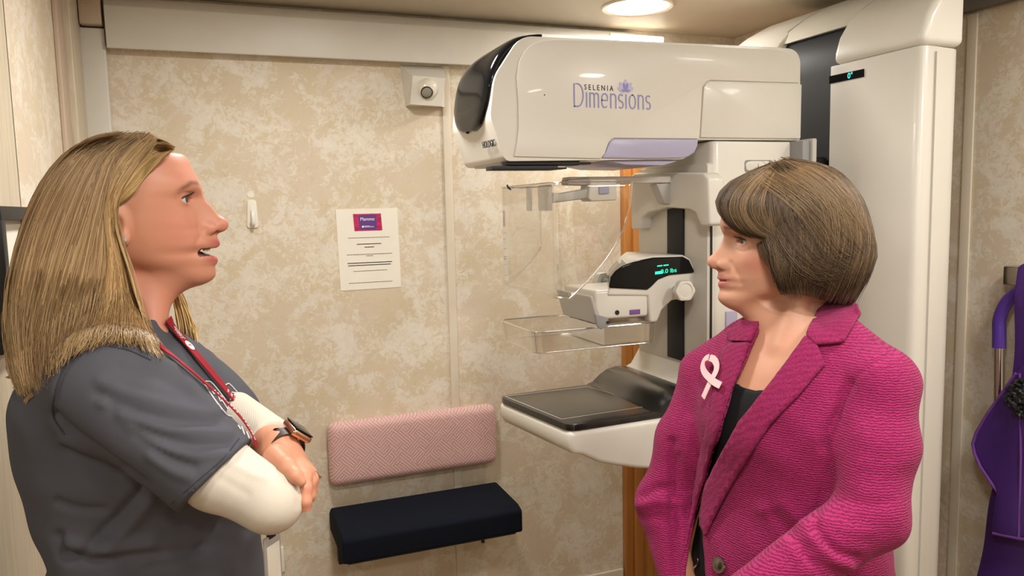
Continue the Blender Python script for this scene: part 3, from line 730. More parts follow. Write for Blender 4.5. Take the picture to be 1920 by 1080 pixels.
# ------------------------------------------------------------------ implicit-surface modelling for the two people
class Vol:
    def __init__(s, lo, hi, h):
        s.lo = np.array(lo, float); s.h = h
        s.n = np.ceil((np.array(hi)-s.lo)/h).astype(int)+1
        s.F = np.full(s.n, 1.0, np.float32)
        s.ax = [(s.lo[i]+h*np.arange(s.n[i])).astype(np.float32) for i in range(3)]
    def box(s, lo, hi):
        sl = []
        for i in range(3):
            a = int(max(0, math.floor((lo[i]-s.lo[i])/s.h))); b = int(min(s.n[i], math.ceil((hi[i]-s.lo[i])/s.h)+1))
            if b <= a: return None
            sl.append(slice(a, b))
        sl = tuple(sl)
        return sl, s.ax[0][sl[0]][:, None, None], s.ax[1][sl[1]][None, :, None], s.ax[2][sl[2]][None, None, :]
    def put(s, sl, d, k, op):
        A = s.F[sl]
        if op == 'sub':
            d = -d
            if k > 0: h = np.clip(.5-.5*(d-A)/k, 0, 1); A2 = d*(1-h)+A*h+k*h*(1-h) if False else A+(d-A)*(1-h)+k*h*(1-h)
            else: A2 = np.maximum(A, d)
        else:
            if k > 0: h = np.clip(.5+.5*(A-d)/k, 0, 1); A2 = A*(1-h)+d*h-k*h*(1-h)
            else: A2 = np.minimum(A, d)
        s.F[sl] = A2
    def cone(s, a, b, ra, rb, k=.01, op='add'):
        a = np.asarray(a, float); b = np.asarray(b, float); m = max(ra, rb)+k*2+s.h*3
        q = s.box(np.minimum(a, b)-m, np.maximum(a, b)+m)
        if q is None: return
        sl, X, Y, Z = q; d = b-a; L2 = d@d+1e-12
        t = np.clip(((X-a[0])*d[0]+(Y-a[1])*d[1]+(Z-a[2])*d[2])/L2, 0, 1)
        D = np.sqrt((X-a[0]-t*d[0])**2+(Y-a[1]-t*d[1])**2+(Z-a[2]-t*d[2])**2)-(ra+(rb-ra)*t)
        s.put(sl, D.astype(np.float32), k, op)
    def chain(s, pts, rs, k=.01, op='add'):
        for i in range(len(pts)-1): s.cone(pts[i], pts[i+1], rs[i], rs[i+1], k, op)
    def ell(s, c, R, r, k=.01, op='add'):
        """ellipsoid: rows of R are its axes, r the semi-axes"""
        c = np.asarray(c, float); r = np.asarray(r, float); m = r.max()+k*2+s.h*3
        q = s.box(c-m, c+m)
        if q is None: return
        sl, X, Y, Z = q; R = np.asarray(R, float)
        P = [(X-c[0])*R[i][0]+(Y-c[1])*R[i][1]+(Z-c[2])*R[i][2] for i in range(3)]
        k0 = np.sqrt(sum((P[i]/r[i])**2 for i in range(3))); k1 = np.sqrt(sum((P[i]/r[i]**2)**2 for i in range(3)))
        s.put(sl, (k0*(k0-1)/(k1+1e-9)).astype(np.float32), k, op)
    def field(s, fn, k=0, op='add', lo=None, hi=None):
        q = s.box(s.lo if lo is None else lo, s.lo+s.h*s.n if hi is None else hi)
        sl, X, Y, Z = q; s.put(sl, fn(X, Y, Z).astype(np.float32), k, op)
    def mesh(s, smooth=1):
        return surface_nets(s.F, s.lo, s.h, smooth)
def surface_nets(F, lo, h, smooth=1):
    S = F < 0; n = np.array(F.shape)
    c = np.zeros(n-1, np.uint8)
    offs = [(i, j, k) for i in (0, 1) for j in (0, 1) for k in (0, 1)]
    for i, j, k in offs: c += S[i:n[0]-1+i, j:n[1]-1+j, k:n[2]-1+k]
    act = np.argwhere((c > 0) & (c < 8)); idm = np.full(n-1, -1, np.int32)
    idm[act[:, 0], act[:, 1], act[:, 2]] = np.arange(len(act))
    pos = np.zeros((len(act), 3)); cnt = np.zeros(len(act))
    g = {o: F[act[:, 0]+o[0], act[:, 1]+o[1], act[:, 2]+o[2]] for o in offs}
    for o in offs:
        for ax in range(3):
            if o[ax]: continue
            p = list(o); p[ax] = 1; p = tuple(p); a, b = g[o], g[p]
            m = (a < 0) != (b < 0); t = np.where(m, a/(a-b+1e-20), 0)
            q = np.zeros((len(act), 3)); q[:] = o; q[:, ax] += t
            pos += q*m[:, None]; cnt += m
    V = lo+h*(act+pos/cnt[:, None]); Q = []
    for ax in range(3):
        sl0 = [slice(None)]*3; sl1 = [slice(None)]*3; sl0[ax] = slice(0, -1); sl1[ax] = slice(1, None)
        a, b = S[tuple(sl0)], S[tuple(sl1)]; E = np.argwhere(a != b); u, v = [i for i in range(3) if i != ax]
        ok = (E[:, u] > 0) & (E[:, v] > 0) & (E[:, u] < n[u]-1) & (E[:, v] < n[v]-1); E = E[ok]
        ids = []
        for du, dv in ((1, 1), (0, 1), (0, 0), (1, 0)):
            e = E.copy(); e[:, u] -= du; e[:, v] -= dv; ids.append(idm[e[:, 0], e[:, 1], e[:, 2]])
        q = np.stack(ids, 1); flip = a[tuple(E.T)] if ax != 1 else ~a[tuple(E.T)]
        q[~flip] = q[~flip][:, ::-1]; Q.append(q)
    Q = np.concatenate(Q); Q = Q[(Q >= 0).all(1)]
    return smooth_v(V, Q, smooth), Q
def smooth_v(V, Q, it, lam=.5):
    if it <= 0: return V
    e = np.concatenate([Q[:, [0, 1]], Q[:, [1, 2]], Q[:, [2, 3]], Q[:, [3, 0]]]); n = len(V)
    deg = np.bincount(e.ravel(), minlength=n).astype(float); deg[deg == 0] = 1
    for r in range(it):
        for l in (lam, -lam*.9):          # Taubin: smooths the voxel steps without shrinking
            A = np.empty_like(V)
            for i in range(3): A[:, i] = np.bincount(e[:, 0], V[e[:, 1], i], n)+np.bincount(e[:, 1], V[e[:, 0], i], n)
            V = V+l*(A/deg[:, None]-V)
    return V
def vnormals(V, Q):
    nf = np.cross(V[Q[:, 2]]-V[Q[:, 0]], V[Q[:, 3]]-V[Q[:, 1]]); N = np.zeros_like(V)
    for c in range(4):
        for i in range(3): N[:, i] += np.bincount(Q[:, c], nf[:, i], len(V))
    return N/(np.linalg.norm(N, axis=1)[:, None]+1e-12)
def quads(name, V, Q, mat, parent=None, col=None):
    me = bpy.data.meshes.new(name); V = np.asarray(V, np.float32); Q = np.asarray(Q, np.int32)
    me.vertices.add(len(V)); me.vertices.foreach_set('co', V.ravel())
    me.loops.add(Q.size); me.loops.foreach_set('vertex_index', Q.ravel())
    me.polygons.add(len(Q)); me.polygons.foreach_set('loop_start', np.arange(len(Q), dtype=np.int32)*Q.shape[1])
    me.update(calc_edges=True)
    if col is not None:
        a = me.attributes.new('tint', 'FLOAT_COLOR', 'POINT')
        a.data.foreach_set('color', np.c_[np.asarray(col, np.float32), np.ones(len(V), np.float32)].astype(np.float32).ravel())
    return link(name, me, mat, parent)
def join_q(parts):
    Vs, Qs, o = [], [], 0
    for V, Q in parts: Vs.append(V); Qs.append(Q+o); o += len(V)
    return np.concatenate(Vs), np.concatenate(Qs)
def bvh_of(V, Q): return BVHTree.FromPolygons([tuple(map(float, v)) for v in V], [tuple(int(i) for i in q) for q in Q])
def projN(P):
    v = np.asarray(P)-CAM; w = v@FWD
    return 960+FPX*(v@RGT)/w, 540-FPX*(v@UPV)/w
def hit(bvh, x, y, N=False):
    d = Vector(ray(x, y)).normalized(); p, n, _, _ = bvh.ray_cast(Vector(CAM), d)
    if p is None: return (None, None) if N else None
    if n.dot(d) > 0: n = -n
    return (np.array(p), np.array(n)) if N else np.array(p)
def pxpoly_sdf(poly):
    """signed distance to a pixel-space polygon as a function of world X,Y,Z, in metres at that depth"""
    P = np.array(poly, float)
    def f(X, Y, Z):
        w = (X-CAM[0])*FWD[0]+(Y-CAM[1])*FWD[1]+(Z-CAM[2])*FWD[2]
        w = np.maximum(w, .05)
        u = 960+FPX*((X-CAM[0])*RGT[0]+(Y-CAM[1])*RGT[1]+(Z-CAM[2])*RGT[2])/w
        v = 540-FPX*((X-CAM[0])*UPV[0]+(Y-CAM[1])*UPV[1]+(Z-CAM[2])*UPV[2])/w
        d = np.full(u.shape, 1e9, np.float32); ins = np.zeros(u.shape, bool)
        for i in range(len(P)):
            a = P[i]; b = P[(i+1) % len(P)]; e = b-a
            t = np.clip(((u-a[0])*e[0]+(v-a[1])*e[1])/(e@e+1e-9), 0, 1)
            d = np.minimum(d, (u-a[0]-t*e[0])**2+(v-a[1]-t*e[1])**2)
            if abs(e[1]) > 1e-9:
                c = ((a[1] <= v) != (b[1] <= v)) & (u < a[0]+(v-a[1])*e[0]/e[1]); ins ^= c
        return np.where(ins, -1, 1)*np.sqrt(d)*w/FPX
    return f
def line_d(u, v, pts):
    d = np.full(u.shape, 1e9); P = np.array(pts, float)
    for a, b in zip(P, P[1:]):
        e = b-a; t = np.clip(((u-a[0])*e[0]+(v-a[1])*e[1])/(e@e+1e-9), 0, 1)
        d = np.minimum(d, np.hypot(u-a[0]-t*e[0], v-a[1]-t*e[1]))
    return d
def folds(V, Q, lines, conv=lambda u, v: (u, v)):
    """press creases and ridges (pixel polylines with height in mm and width in px) into the cloth that faces us"""
    N = vnormals(V, Q); u, v = projN(V); face = np.clip(-((V-CAM)*N).sum(1)/np.linalg.norm(V-CAM, axis=1)*2.5, 0, 1)
    disp = np.zeros(len(V))
    for pts, mm_, w in lines:
        d = line_d(u, v, spline([conv(*p) for p in pts], 5)); disp += mm_*.001*np.exp(-(d/w)**2)
    return V+N*(disp*face)[:, None]
def decal(name, poly, bvh, mat, parent, off=.004, th=.003, grid=9, conv=None, smooth=True, dfall=None):
    """sheet cut to an outline and laid over the surface behind it, with real thickness"""
    if conv: poly = [conv(*p) for p in poly]
    bm = bmesh.new(); vs = [bm.verts.new((x, y, 0)) for x, y in poly]; f = bm.faces.new(vs)
    xs = [p[0] for p in poly]; ys = [p[1] for p in poly]
    for c0, c1, nrm in ((min(xs), max(xs), (1, 0, 0)), (min(ys), max(ys), (0, 1, 0))):
        k = c0+grid
        while k < c1:
            bmesh.ops.bisect_plane(bm, geom=bm.verts[:]+bm.edges[:]+bm.faces[:], plane_co=(k*nrm[0], k*nrm[1], 0), plane_no=nrm); k += grid
    pts = []; last = None
    for v in bm.verts:
        p, n = hit(bvh, v.co.x, v.co.y, True); pts.append((v, p, n))
    good = [(v.co.copy(), p, n) for v, p, n in pts if p is not None]
    for v, p, n in pts:
        if p is None:
            c, p0, n = min(good, key=lambda g: (g[0]-v.co).length); D = (p0-CAM)@FWD; p = PD(v.co.x, v.co.y, D)
        v.co = p+n*off
    bm.normal_update()
    if sum(((np.array(f.calc_center_median())-CAM)@np.array(f.normal)) for f in bm.faces) > 0: bmesh.ops.reverse_faces(bm, faces=bm.faces[:])
    r = bmesh.ops.smooth_vert(bm, verts=bm.verts[:], factor=.3, use_axis_x=True, use_axis_y=True, use_axis_z=True)
    o_f = bm.faces[:]
    me = bpy.data.meshes.new(name); bm.to_mesh(me); bm.free()
    o = link(name, me, mat, parent, smooth); md = o.modifiers.new('s', 'SOLIDIFY'); md.thickness = th; md.offset = 0
    return o
def strip(name, pts, w, bvh, mat, parent, off=.003, th=.0015, conv=None, n=6, D=None, ret=False, lift=None):
    """flat band of width w (m) laid along a pixel path over a surface"""
    if conv: pts = [conv(*p) for p in pts]
    P2 = spline(pts, n); C3, NN = [], []
    lastD = D; lastn = None
    for x, y in P2:
        p, nn = hit(bvh, x, y, True) if bvh else (None, None)
        if p is None: p = PD(x, y, lastD or 1.1); nn = lastn if lastn is not None else -ray(x, y)/np.linalg.norm(ray(x, y))
        if lastD is not None and abs((p-CAM)@FWD-lastD) > .022: p = PD(x, y, lastD); nn = lastn
        lastD = (p-CAM)@FWD; lastn = nn; C3.append(p); NN.append(nn)
    C3 = np.array(C3); NN = np.array(NN)
    for _ in range(3):
        C3[1:-1] = .25*C3[:-2]+.5*C3[1:-1]+.25*C3[2:]; NN[1:-1] = .25*NN[:-2]+.5*NN[1:-1]+.25*NN[2:]
    NN /= np.linalg.norm(NN, axis=1)[:, None]; T = np.gradient(C3, axis=0); T /= np.linalg.norm(T, axis=1)[:, None]+1e-12
    S = np.cross(T, NN); S /= np.linalg.norm(S, axis=1)[:, None]; NN = np.cross(S, T)
    o_ = off if lift is None else off+np.asarray(lift(np.linspace(0, 1, len(C3))))[:, None]
    B = C3+NN*o_; V = []
    for i in range(len(B)):
        for a, b in ((-1, 0), (1, 0), (1, 1), (-1, 1)): V.append(B[i]+S[i]*a*w/2+NN[i]*b*th)
    Fq = [(i*4+k, i*4+(k+1) % 4, i*4+4+(k+1) % 4, i*4+4+k) for i in range(len(B)-1) for k in range(4)]+[(0, 3, 2, 1), tuple(len(V)-4+k for k in range(4))]
    o = from_np(name, V, Fq, mat, parent, angle=40)
    return (o, B+NN*th, T, S, NN)
def letters_along(text, size, B, T, NN, start, step, flip=1, bm=None):
    """one glyph after another along a 3-D path"""
    bm = bm or bmesh.new(); L = np.r_[0, np.cumsum(np.linalg.norm(np.diff(B, axis=0), axis=1))]; s = start
    for ch in text:
        if ch != ' ' and 0 < s < L[-1]:
            p = np.array([np.interp(s, L, B[:, i]) for i in range(3)]); t = np.array([np.interp(s, L, T[:, i]) for i in range(3)])*flip; nn = np.array([np.interp(s, L, NN[:, i]) for i in range(3)])
            text_bm(ch, size, p+nn*.0004, t, np.cross(nn, t), .0002, bm=bm)
        s += step*flip
    return bm
def lerp_tab(tab):
    z = np.array([t[0] for t in tab]); o = np.argsort(z); z = z[o]; A = np.array([t[1:] for t in tab])[o]
    def pch(q, y):                                  # monotone cubic
        h = np.diff(z); d = np.diff(y)/h; m = np.zeros(len(y)); m[1:-1] = np.where(d[:-1]*d[1:] > 0, 2*d[:-1]*d[1:]/(d[:-1]+d[1:]+1e-12), 0); m[0] = d[0]; m[-1] = d[-1]
        q = np.clip(q, z[0], z[-1]); i = np.clip(np.searchsorted(z, q)-1, 0, len(z)-2); t = (q-z[i])/h[i]
        return (2*t**3-3*t**2+1)*y[i]+(t**3-2*t**2+t)*h[i]*m[i]+(-2*t**3+3*t**2)*y[i+1]+(t**3-t**2)*h[i]*m[i+1]
    return lambda q, c: pch(np.asarray(q, float), A[:, c])
class Frame:
    """a body's own axes: x forward, y away from the camera side, z up"""
    def __init__(s, px, py, D, az):
        s.O = PD(px, py, D); a = rad(az); s.ex = np.array([math.sin(a), math.cos(a), 0]); s.ez = np.array([0, 0, 1.]); s.ey = np.cross(s.ez, s.ex)
        if s.ey@(s.O-CAM) < 0: s.ey = -s.ey
        s.R = np.array([s.ex, s.ey, s.ez])
    def w(s, x, y, z): return s.O+s.ex*x+s.ey*y+s.ez*z
    def xz(s, px, py, yo=0):
        d = ray(px, py); t = ((s.O+s.ey*yo-CAM)@s.ey)/(d@s.ey); p = CAM+d*t-s.O
        return p@s.ex, p@s.ez
    def loc(s, X, Y, Z):
        X = X-s.O[0]; Y = Y-s.O[1]; Z = Z-s.O[2]
        return X*s.ex[0]+Y*s.ex[1], X*s.ey[0]+Y*s.ey[1], Z
    def locv(s, V): return (V-s.O)@s.R.T
def sm01(t): t = np.clip(t, 0, 1); return t*t*(3-2*t)

def skin_mat(name, rough=.42):
    t = NT(name); at = t.n('ShaderNodeAttribute', attribute_name='tint'); v = t.coord()
    f = t.noise(v, 60, 4); c = t.mix(t.math('MULTIPLY', f, .12), at.outputs['Color'], (.62, .22, .14, 1))
    t.l(c, t.b.inputs['Base Color']); t.set(Roughness=rough, Subsurface_Weight=.12)
    t.b.inputs['Subsurface Radius'].default_value = (.008, .003, .0015); t.b.inputs['Subsurface Scale'].default_value = 1
    t.b.inputs['Specular IOR Level'].default_value = .45
    t.bump(t.noise(v, 420, 3), .10, .0006); return t.m
def hair_mat(name, rough=.42):
    t = NT(name); at = t.n('ShaderNodeAttribute', attribute_name='tint')
    t.l(at.outputs['Color'], t.b.inputs['Base Color']); t.set(Roughness=rough); t.b.inputs['Specular IOR Level'].default_value = .45
    return t.m
def hair_strands(name, paths, r0, cols, mat, parent, taper=.25, sides=3, grad=(1, 1)):
    """paths (N, M, 3): one thin tapering lock per path, all hair in one mesh"""
    P = np.asarray(paths); N, Mn, _ = P.shape
    T = np.gradient(P, axis=1); T /= np.linalg.norm(T, axis=2, keepdims=True)+1e-12
    A = np.cross(T, FWD); A /= np.linalg.norm(A, axis=2, keepdims=True)+1e-9; B = np.cross(T, A)
    s = np.linspace(0, 1, Mn); prof = np.minimum(1, (1-s)*4*(1-taper)+taper)*np.minimum(1, s*8+.5)
    r0 = np.asarray(r0) if not np.isscalar(r0) else np.full(N, r0)
    rr = r0[:, None]*prof[None]
    V = np.stack([P+rr[..., None]*(math.cos(2*math.pi*k/sides)*A+math.sin(2*math.pi*k/sides)*B) for k in range(sides)], 2).reshape(-1, 3)
    n, m, k = np.meshgrid(np.arange(N), np.arange(Mn-1), np.arange(sides), indexing='ij'); k2 = (k+1) % sides
    b = n*Mn*sides; Q = np.stack([b+m*sides+k, b+m*sides+k2, b+(m+1)*sides+k2, b+(m+1)*sides+k], -1).reshape(-1, 4)
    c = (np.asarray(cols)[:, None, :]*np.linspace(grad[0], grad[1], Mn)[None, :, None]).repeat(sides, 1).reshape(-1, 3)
    return V, Q, c
def flow(guides, n, rnd, npt=16, jit=2.0, clump=0, st=.10):
    cl = {}
    """strand paths in pixels blended between neighbouring guide curves"""
    G = []
    for g in guides:
        q = spline(g, 10); L = np.r_[0, np.cumsum(np.hypot(*np.diff(q, axis=0).T))]; s = np.linspace(0, L[-1], npt)
        G.append(np.c_[np.interp(s, L, q[:, 0]), np.interp(s, L, q[:, 1])])
    G = np.array(G); out = []
    for _ in range(n):
        u = rnd.random()*(len(G)-1); i = min(int(u), len(G)-2); f = u-i; p = G[i]*(1-f)+G[i+1]*f
        a = rnd.uniform(0, st); b = rnd.uniform(.80, 1.0); s = np.linspace(a, b, npt)*(npt-1)
        p = np.c_[np.interp(s, np.arange(npt), p[:, 0]), np.interp(s, np.arange(npt), p[:, 1])]
        ph = rnd.uniform(0, 6.28); fr = rnd.uniform(2, 5); am = rnd.uniform(.2, 1)*jit
        p = p+np.c_[np.cos(np.linspace(0, fr*2, npt)+ph), np.sin(np.linspace(0, fr*2, npt)+ph*2)*.5]*am*np.linspace(.3, 1.4, npt)[:, None]
        p += np.array([rnd.gauss(0, jit), rnd.gauss(0, jit*.6)])
        if clump:
            key = int(u*clump); cl.setdefault(key, (rnd.uniform(-1, 1), rnd.uniform(1.5, 4), rnd.uniform(0, 6.28))); q_ = cl[key]
            p = p+np.c_[np.sin(np.linspace(0, q_[1], npt)+q_[2])*q_[0]*6, np.zeros(npt)]*np.linspace(0, 1, npt)[:, None]
        out.append(p)
    return out
def to3d(paths, bvh, rnd, lift=(.0, .008), miss=.2):
    out = []
    for p in paths:
        o = rnd.uniform(*lift); D = []
        for x, y in p:
            h = hit(bvh, x, y); D.append(((h-CAM)@FWD) if h is not None else np.nan)
        D = np.array(D); ok = ~np.isnan(D)
        if ok.mean() < miss: continue
        D = np.interp(np.arange(len(D)), np.flatnonzero(ok), D[ok])
        for _ in range(2): D[1:-1] = .25*D[:-2]+.5*D[1:-1]+.25*D[2:]
        out.append([PD(x, y, d-o) for (x, y), d in zip(p, D)])
    return np.array(out)
def head_field(fr, tab, base, feat_w, W, back, xm, jaw, pt=None, top=.113, kj=.026):
    """tab: profile z->x; base: smooth face z->x; W: half widths; back: z->x of the back of the skull; jaw: ((x,z),(x,z)) lower border"""
    def f(X, Y, Z):
        x, y, z = fr.loc(X, Y, Z); zz = np.asarray(z, float)
        xb = base(zz, 0); pr = tab(zz, 0); w = W(zz, 0); bk = back(zz, 0); p = pt(zz, 0); fw = feat_w(zz, 0); pp = feat_w(zz, 1)
        y2 = np.abs(y); ft = (pr-xb)*np.exp(-(y2/fw)**pp)
        for (yc, zc_, sy, sz, amp) in feat_w.bumps: ft = ft+amp*np.exp(-((y2-yc)/sy)**2-((z-zc_)/sz)**2)
        a = np.maximum(np.where(x > xm, xb-xm, xm-bk), .012); xs = x-xm
        xs = np.where(xs > 0, xs-ft*sm01(xs/np.maximum(xb-xm, .01)*1.6-.5), xs)
        rho = (np.abs(xs/a)**p+(y2/w)**p)**(1/p)
        d = (rho-1)*np.minimum(a, w)*.9
        (x0, z0), (x1, z1) = jaw; m = (z1-z0)/(x1-x0); cut = (z0+m*(x-x0)-z)/math.sqrt(1+m*m)
        d = np.maximum(d, z-top); k = kj; h = np.clip(.5-.5*(cut-d)/k, 0, 1); d = cut*(1-h)+d*h+k*h*(1-h)
        return d
    return f
# ------------------------------------------------------------------ woman on the left
class FW:
    def __init__(s, tab, bumps): s.f = lerp_tab(tab); s.bumps = bumps
    def __call__(s, z, c): return s.f(z, c)
def loft(fr, front, back, W, p=2.2, xo=0, grow=0, top=None):
    def f(X, Y, Z):
        x, y, z = fr.loc(X, Y, Z); zz = np.asarray(z, float); a = front(zz, 0)+grow; b = back(zz, 0)-grow; w = np.maximum(W(zz, 0)+grow, .01)
        xm = a*.5+b*.5+xo; u = np.where(x > xm, (x-xm)/np.maximum(a-xm, .01), (x-xm)/np.maximum(xm-b, .01))
        rho = (np.abs(u)**p+np.abs(y/w)**p)**(1/p)
        d = (rho-1)*np.minimum((a-b)/2, w)*.85
        return d if top is None else np.maximum(d, z-top-grow)
    return f
def halfspace(P, n):
    P = np.asarray(P, float); n = np.asarray(n, float)/np.linalg.norm(n)
    return lambda X, Y, Z: (X-P[0])*n[0]+(Y-P[1])*n[1]+(Z-P[2])*n[2]
def eye_mesh(c, ex, r, iris, name, parent):
    bm = bmesh.new(); bmesh.ops.create_uvsphere(bm, u_segments=48, v_segments=40, radius=r)
    rot = Vector(ex).to_track_quat('Z', 'Y').to_matrix()
    co = np.array([v.co[:] for v in bm.verts]); ang = np.degrees(np.arccos(np.clip(co[:, 2]/r, -1, 1)))
    col = np.where((ang < 11)[:, None], lin((12, 10, 10)), np.where((ang < 27)[:, None], lin(iris), np.where((ang < 31)[:, None], lin((60, 55, 52)), lin((206, 194, 186)))))
    Vv = np.array([(rot@Vector(p)) for p in co])+np.asarray(c)
    Fq = [[v.index for v in f.verts] for f in bm.faces]; bm.free()
    o = from_np(name, Vv, Fq, m_eye, parent); a = o.data.attributes.new('tint', 'FLOAT_COLOR', 'POINT')
    a.data.foreach_set('color', np.c_[col, np.ones(len(col))].astype(np.float32).ravel()); return o
t = NT('eye'); at = t.n('ShaderNodeAttribute', attribute_name='tint'); t.l(at.outputs['Color'], t.b.inputs['Base Color']); t.set(Roughness=.08); m_eye = t.m
m_skin = skin_mat('skin', .5); m_hair = hair_mat('hair'); m_lash = simple('lashes', (38, 28, 24), .6)
m_tee = simple('charcoal_jersey', (80, 80, 87), .85, .2, var=.06, bscale=700, bstr=.2, bdist=.0005)
t = NT('white_rib_knit'); v = t.coord(rot=(0, rad(-35), 0)); wv = t.n('ShaderNodeTexWave', bands_direction='X'); wv.inputs['Scale'].default_value = 170; wv.inputs['Distortion'].default_value = 1.2; t.l(v, wv.inputs['Vector'])
t.l(t.ramp(wv.outputs['Fac'], [(0, lin((204, 194, 178))), (1, lin((214, 205, 190)))]), t.b.inputs['Base Color']); t.set(Roughness=.85); t.bump(wv.outputs['Fac'], .15, .0006); m_rib = t.m
m_trous = simple('dark_trousers', (38, 40, 48), .8, .2); m_shoe = simple('shoe', (45, 42, 42), .5, .4)

fw = Frame(217, 417, 1.12, 96)
zw = lambda u, v: (u/3, 230+v/3)
prof_px = [(985, 150), (1028, 178), (1060, 215), (1085, 265), (1108, 310), (1126, 345), (1136, 375), (1143, 405), (1156, 432), (1185, 465), (1222, 510), (1256, 543), (1273, 568), (1272, 588), (1256, 609), (1230, 622), (1221, 636), (1228, 655), (1238, 678), (1233, 694), (1218, 704), (1206, 722), (1206, 744), (1218, 756), (1226, 772), (1222, 790), (1209, 806), (1211, 825), (1223, 855), (1230, 885), (1222, 912), (1200, 930)]
tabw = [(.114, .02), (.109, .052), (.101, .074)]+[(fw.xz(*zw(*p))[1], fw.xz(*zw(*p))[0]) for p in prof_px]+[(-.112, .105), (-.125, .085), (-.2, .07)]
prw = lerp_tab(tabw)
basew = lerp_tab([(.114, .02), (.109, .052), (.101, .074)]+[t for t in tabw if .052 < t[0] < .1]+[(.045, .118), (.031, .112), (.01, .114), (-.01, .119), (-.023, .1275), (-.035, .1325), (-.047, .127), (-.056, .131), (-.07, .1265), (-.09, .1315), (-.104, .117), (-.2, .07)])
featw = FW([(.12, .05, 2), (.06, .04, 2), (.045, .024, 2), (.031, .0125, 2), (.012, .0125, 2), (0, .0135, 2), (-.008, .0145, 2.2), (-.018, .0135, 2.2), (-.024, .010, 2), (-.033, .016, 2), (-.045, .019, 2), (-.058, .018, 2), (-.07, .019, 2), (-.09, .021, 2), (-.105, .022, 2), (-.2, .03, 2)],
           [(.031, .031, .0145, .0115, -.0085), (.031, .048, .020, .006, .002), (.048, -.006, .018, .018, .003), (.023, -.012, .004, .009, -.0025), (.027, -.046, .007, .008, -.003), (.030, -.028, .006, .013, -.0018)])
Ww = lerp_tab([(.114, .012), (.109, .034), (.101, .050), (.085, .063), (.06, .0715), (.035, .073), (.01, .071), (-.02, .0665), (-.045, .060), (-.07, .053), (-.09, .046), (-.11, .042), (-.2, .04)])
backw = lerp_tab([(.114, 0), (.109, -.03), (.1, -.053), (.08, -.074), (.05, -.085), (.02, -.087), (-.01, -.08), (-.04, -.065), (-.07, -.05), (-.2, -.045)])
jA = fw.xz(*zw(770, 850), -.05); jB = fw.xz(*zw(1180, 938), 0)
ptab = lerp_tab([(.12, 2.1), (.05, 2.25), (.0, 2.15), (-.03, 1.9), (-.06, 1.8), (-.11, 1.85), (-.2, 2)])
hfw = head_field(fw, prw, basew, featw, Ww, backw, .02, (jA, jB), ptab, .113, .036)
neck_b = PD(243, 690, 1.15)
def face_details(v, fr, eyec, er, mouth, h):
    """eyeballs seats, lids, mouth opening, nostrils"""
    R = fr.R
    for s in (-1, 1):
        c = fr.w(eyec[0], s*eyec[1], eyec[2])
        v.ell(c, R, (er*1.10, er*1.14, er*1.04), .004)
        v.ell(fr.w(eyec[0]+er*1.0, s*(eyec[1]+.001), eyec[2]-.0005), R, (er*1.0, er*1.2, er*.42), .001, 'sub')
O = fw.O; ctr = fw.w(.02, 0, 0)
v = Vol(fw.O+np.array([-.14, -.12, -.24]), fw.O+np.array([.18, .13, .135]), .0017)
v.field(hfw)
v.cone(fw.w(-.012, 0, -.04), neck_b, .047, .060, .018)
v.cone(fw.w(.045, -.012, -.10), PD(286, 655, 1.10), .020, .022, .03)
EW = (.0925, .031, .0315); ER = .0118
v.ell(fw.w(.1432, 0, -.0065), fw.R, (.0098, .0095, .0095), .006)
v.cone(fw.w(.095, 0, -.078), fw.w(.02, 0, -.112), .012, .030, .03)
face_details(v, fw, EW, ER, None, 0)
mo = fw.xz(*zw(1190, 724)); 
mys = np.linspace(-.0255, .0255, 13)
v.chain([fw.w(mo[0]+.002-.026*(abs(y)/.0255)**2, y, mo[1]-.0005+.0006*(abs(y)/.0255)**2) for y in mys], [.0056*(1-(abs(y)/.0262)**2)+.0004 for y in mys], .0015, 'sub')
v.ell(fw.w(mo[0]-.010, 0, mo[1]-.001), fw.R, (.014, .018, .0055), .002, 'sub')
for s in (-1, 1):
    v.ell(fw.w(.1275, s*.0128, -.0125), fw.R, (.0105, .0050, .0074), .007)
    v.ell(fw.w(.1375, s*.0085, -.0205), fw.R, (.0085, .0038, .0042), .002, 'sub')
    # ear: shell, hollow, lobe
    ax = fw.xz(*zw(680, 590), -.072); ec = fw.w(ax[0]-.004, s*.072, ax[1]+.006)
    Re = np.array([fw.ex*.95+fw.ey*s*-.3, fw.ey*.95+fw.ex*s*.3, fw.ez]); Re /= np.linalg.norm(Re, axis=1)[:, None]
    v.ell(ec, Re, (.018, .008, .030), .004)
    v.ell(fw.w(*[fw.xz(*zw(700, 648), -.075)[0]-.001, s*.074, fw.xz(*zw(700, 648), -.075)[1]]), fw.R, (.009, .006, .011), .005)
    hx = fw.xz(*zw(662, 570), -.08); v.ell(fw.w(hx[0], s*.081, hx[1]), fw.R, (.0085, .007, .012), .003, 'sub')
Vh, Qh = v.mesh(1)
Vh = folds(Vh, Qh, [([(1152, 596), (1125, 640), (1098, 695), (1092, 730)], -.8, 4), ([(1015, 470), (1050, 482), (1085, 480)], -.5, 3), ([(1000, 405), (1040, 392), (1085, 398)], -.5, 2.6)], zw)
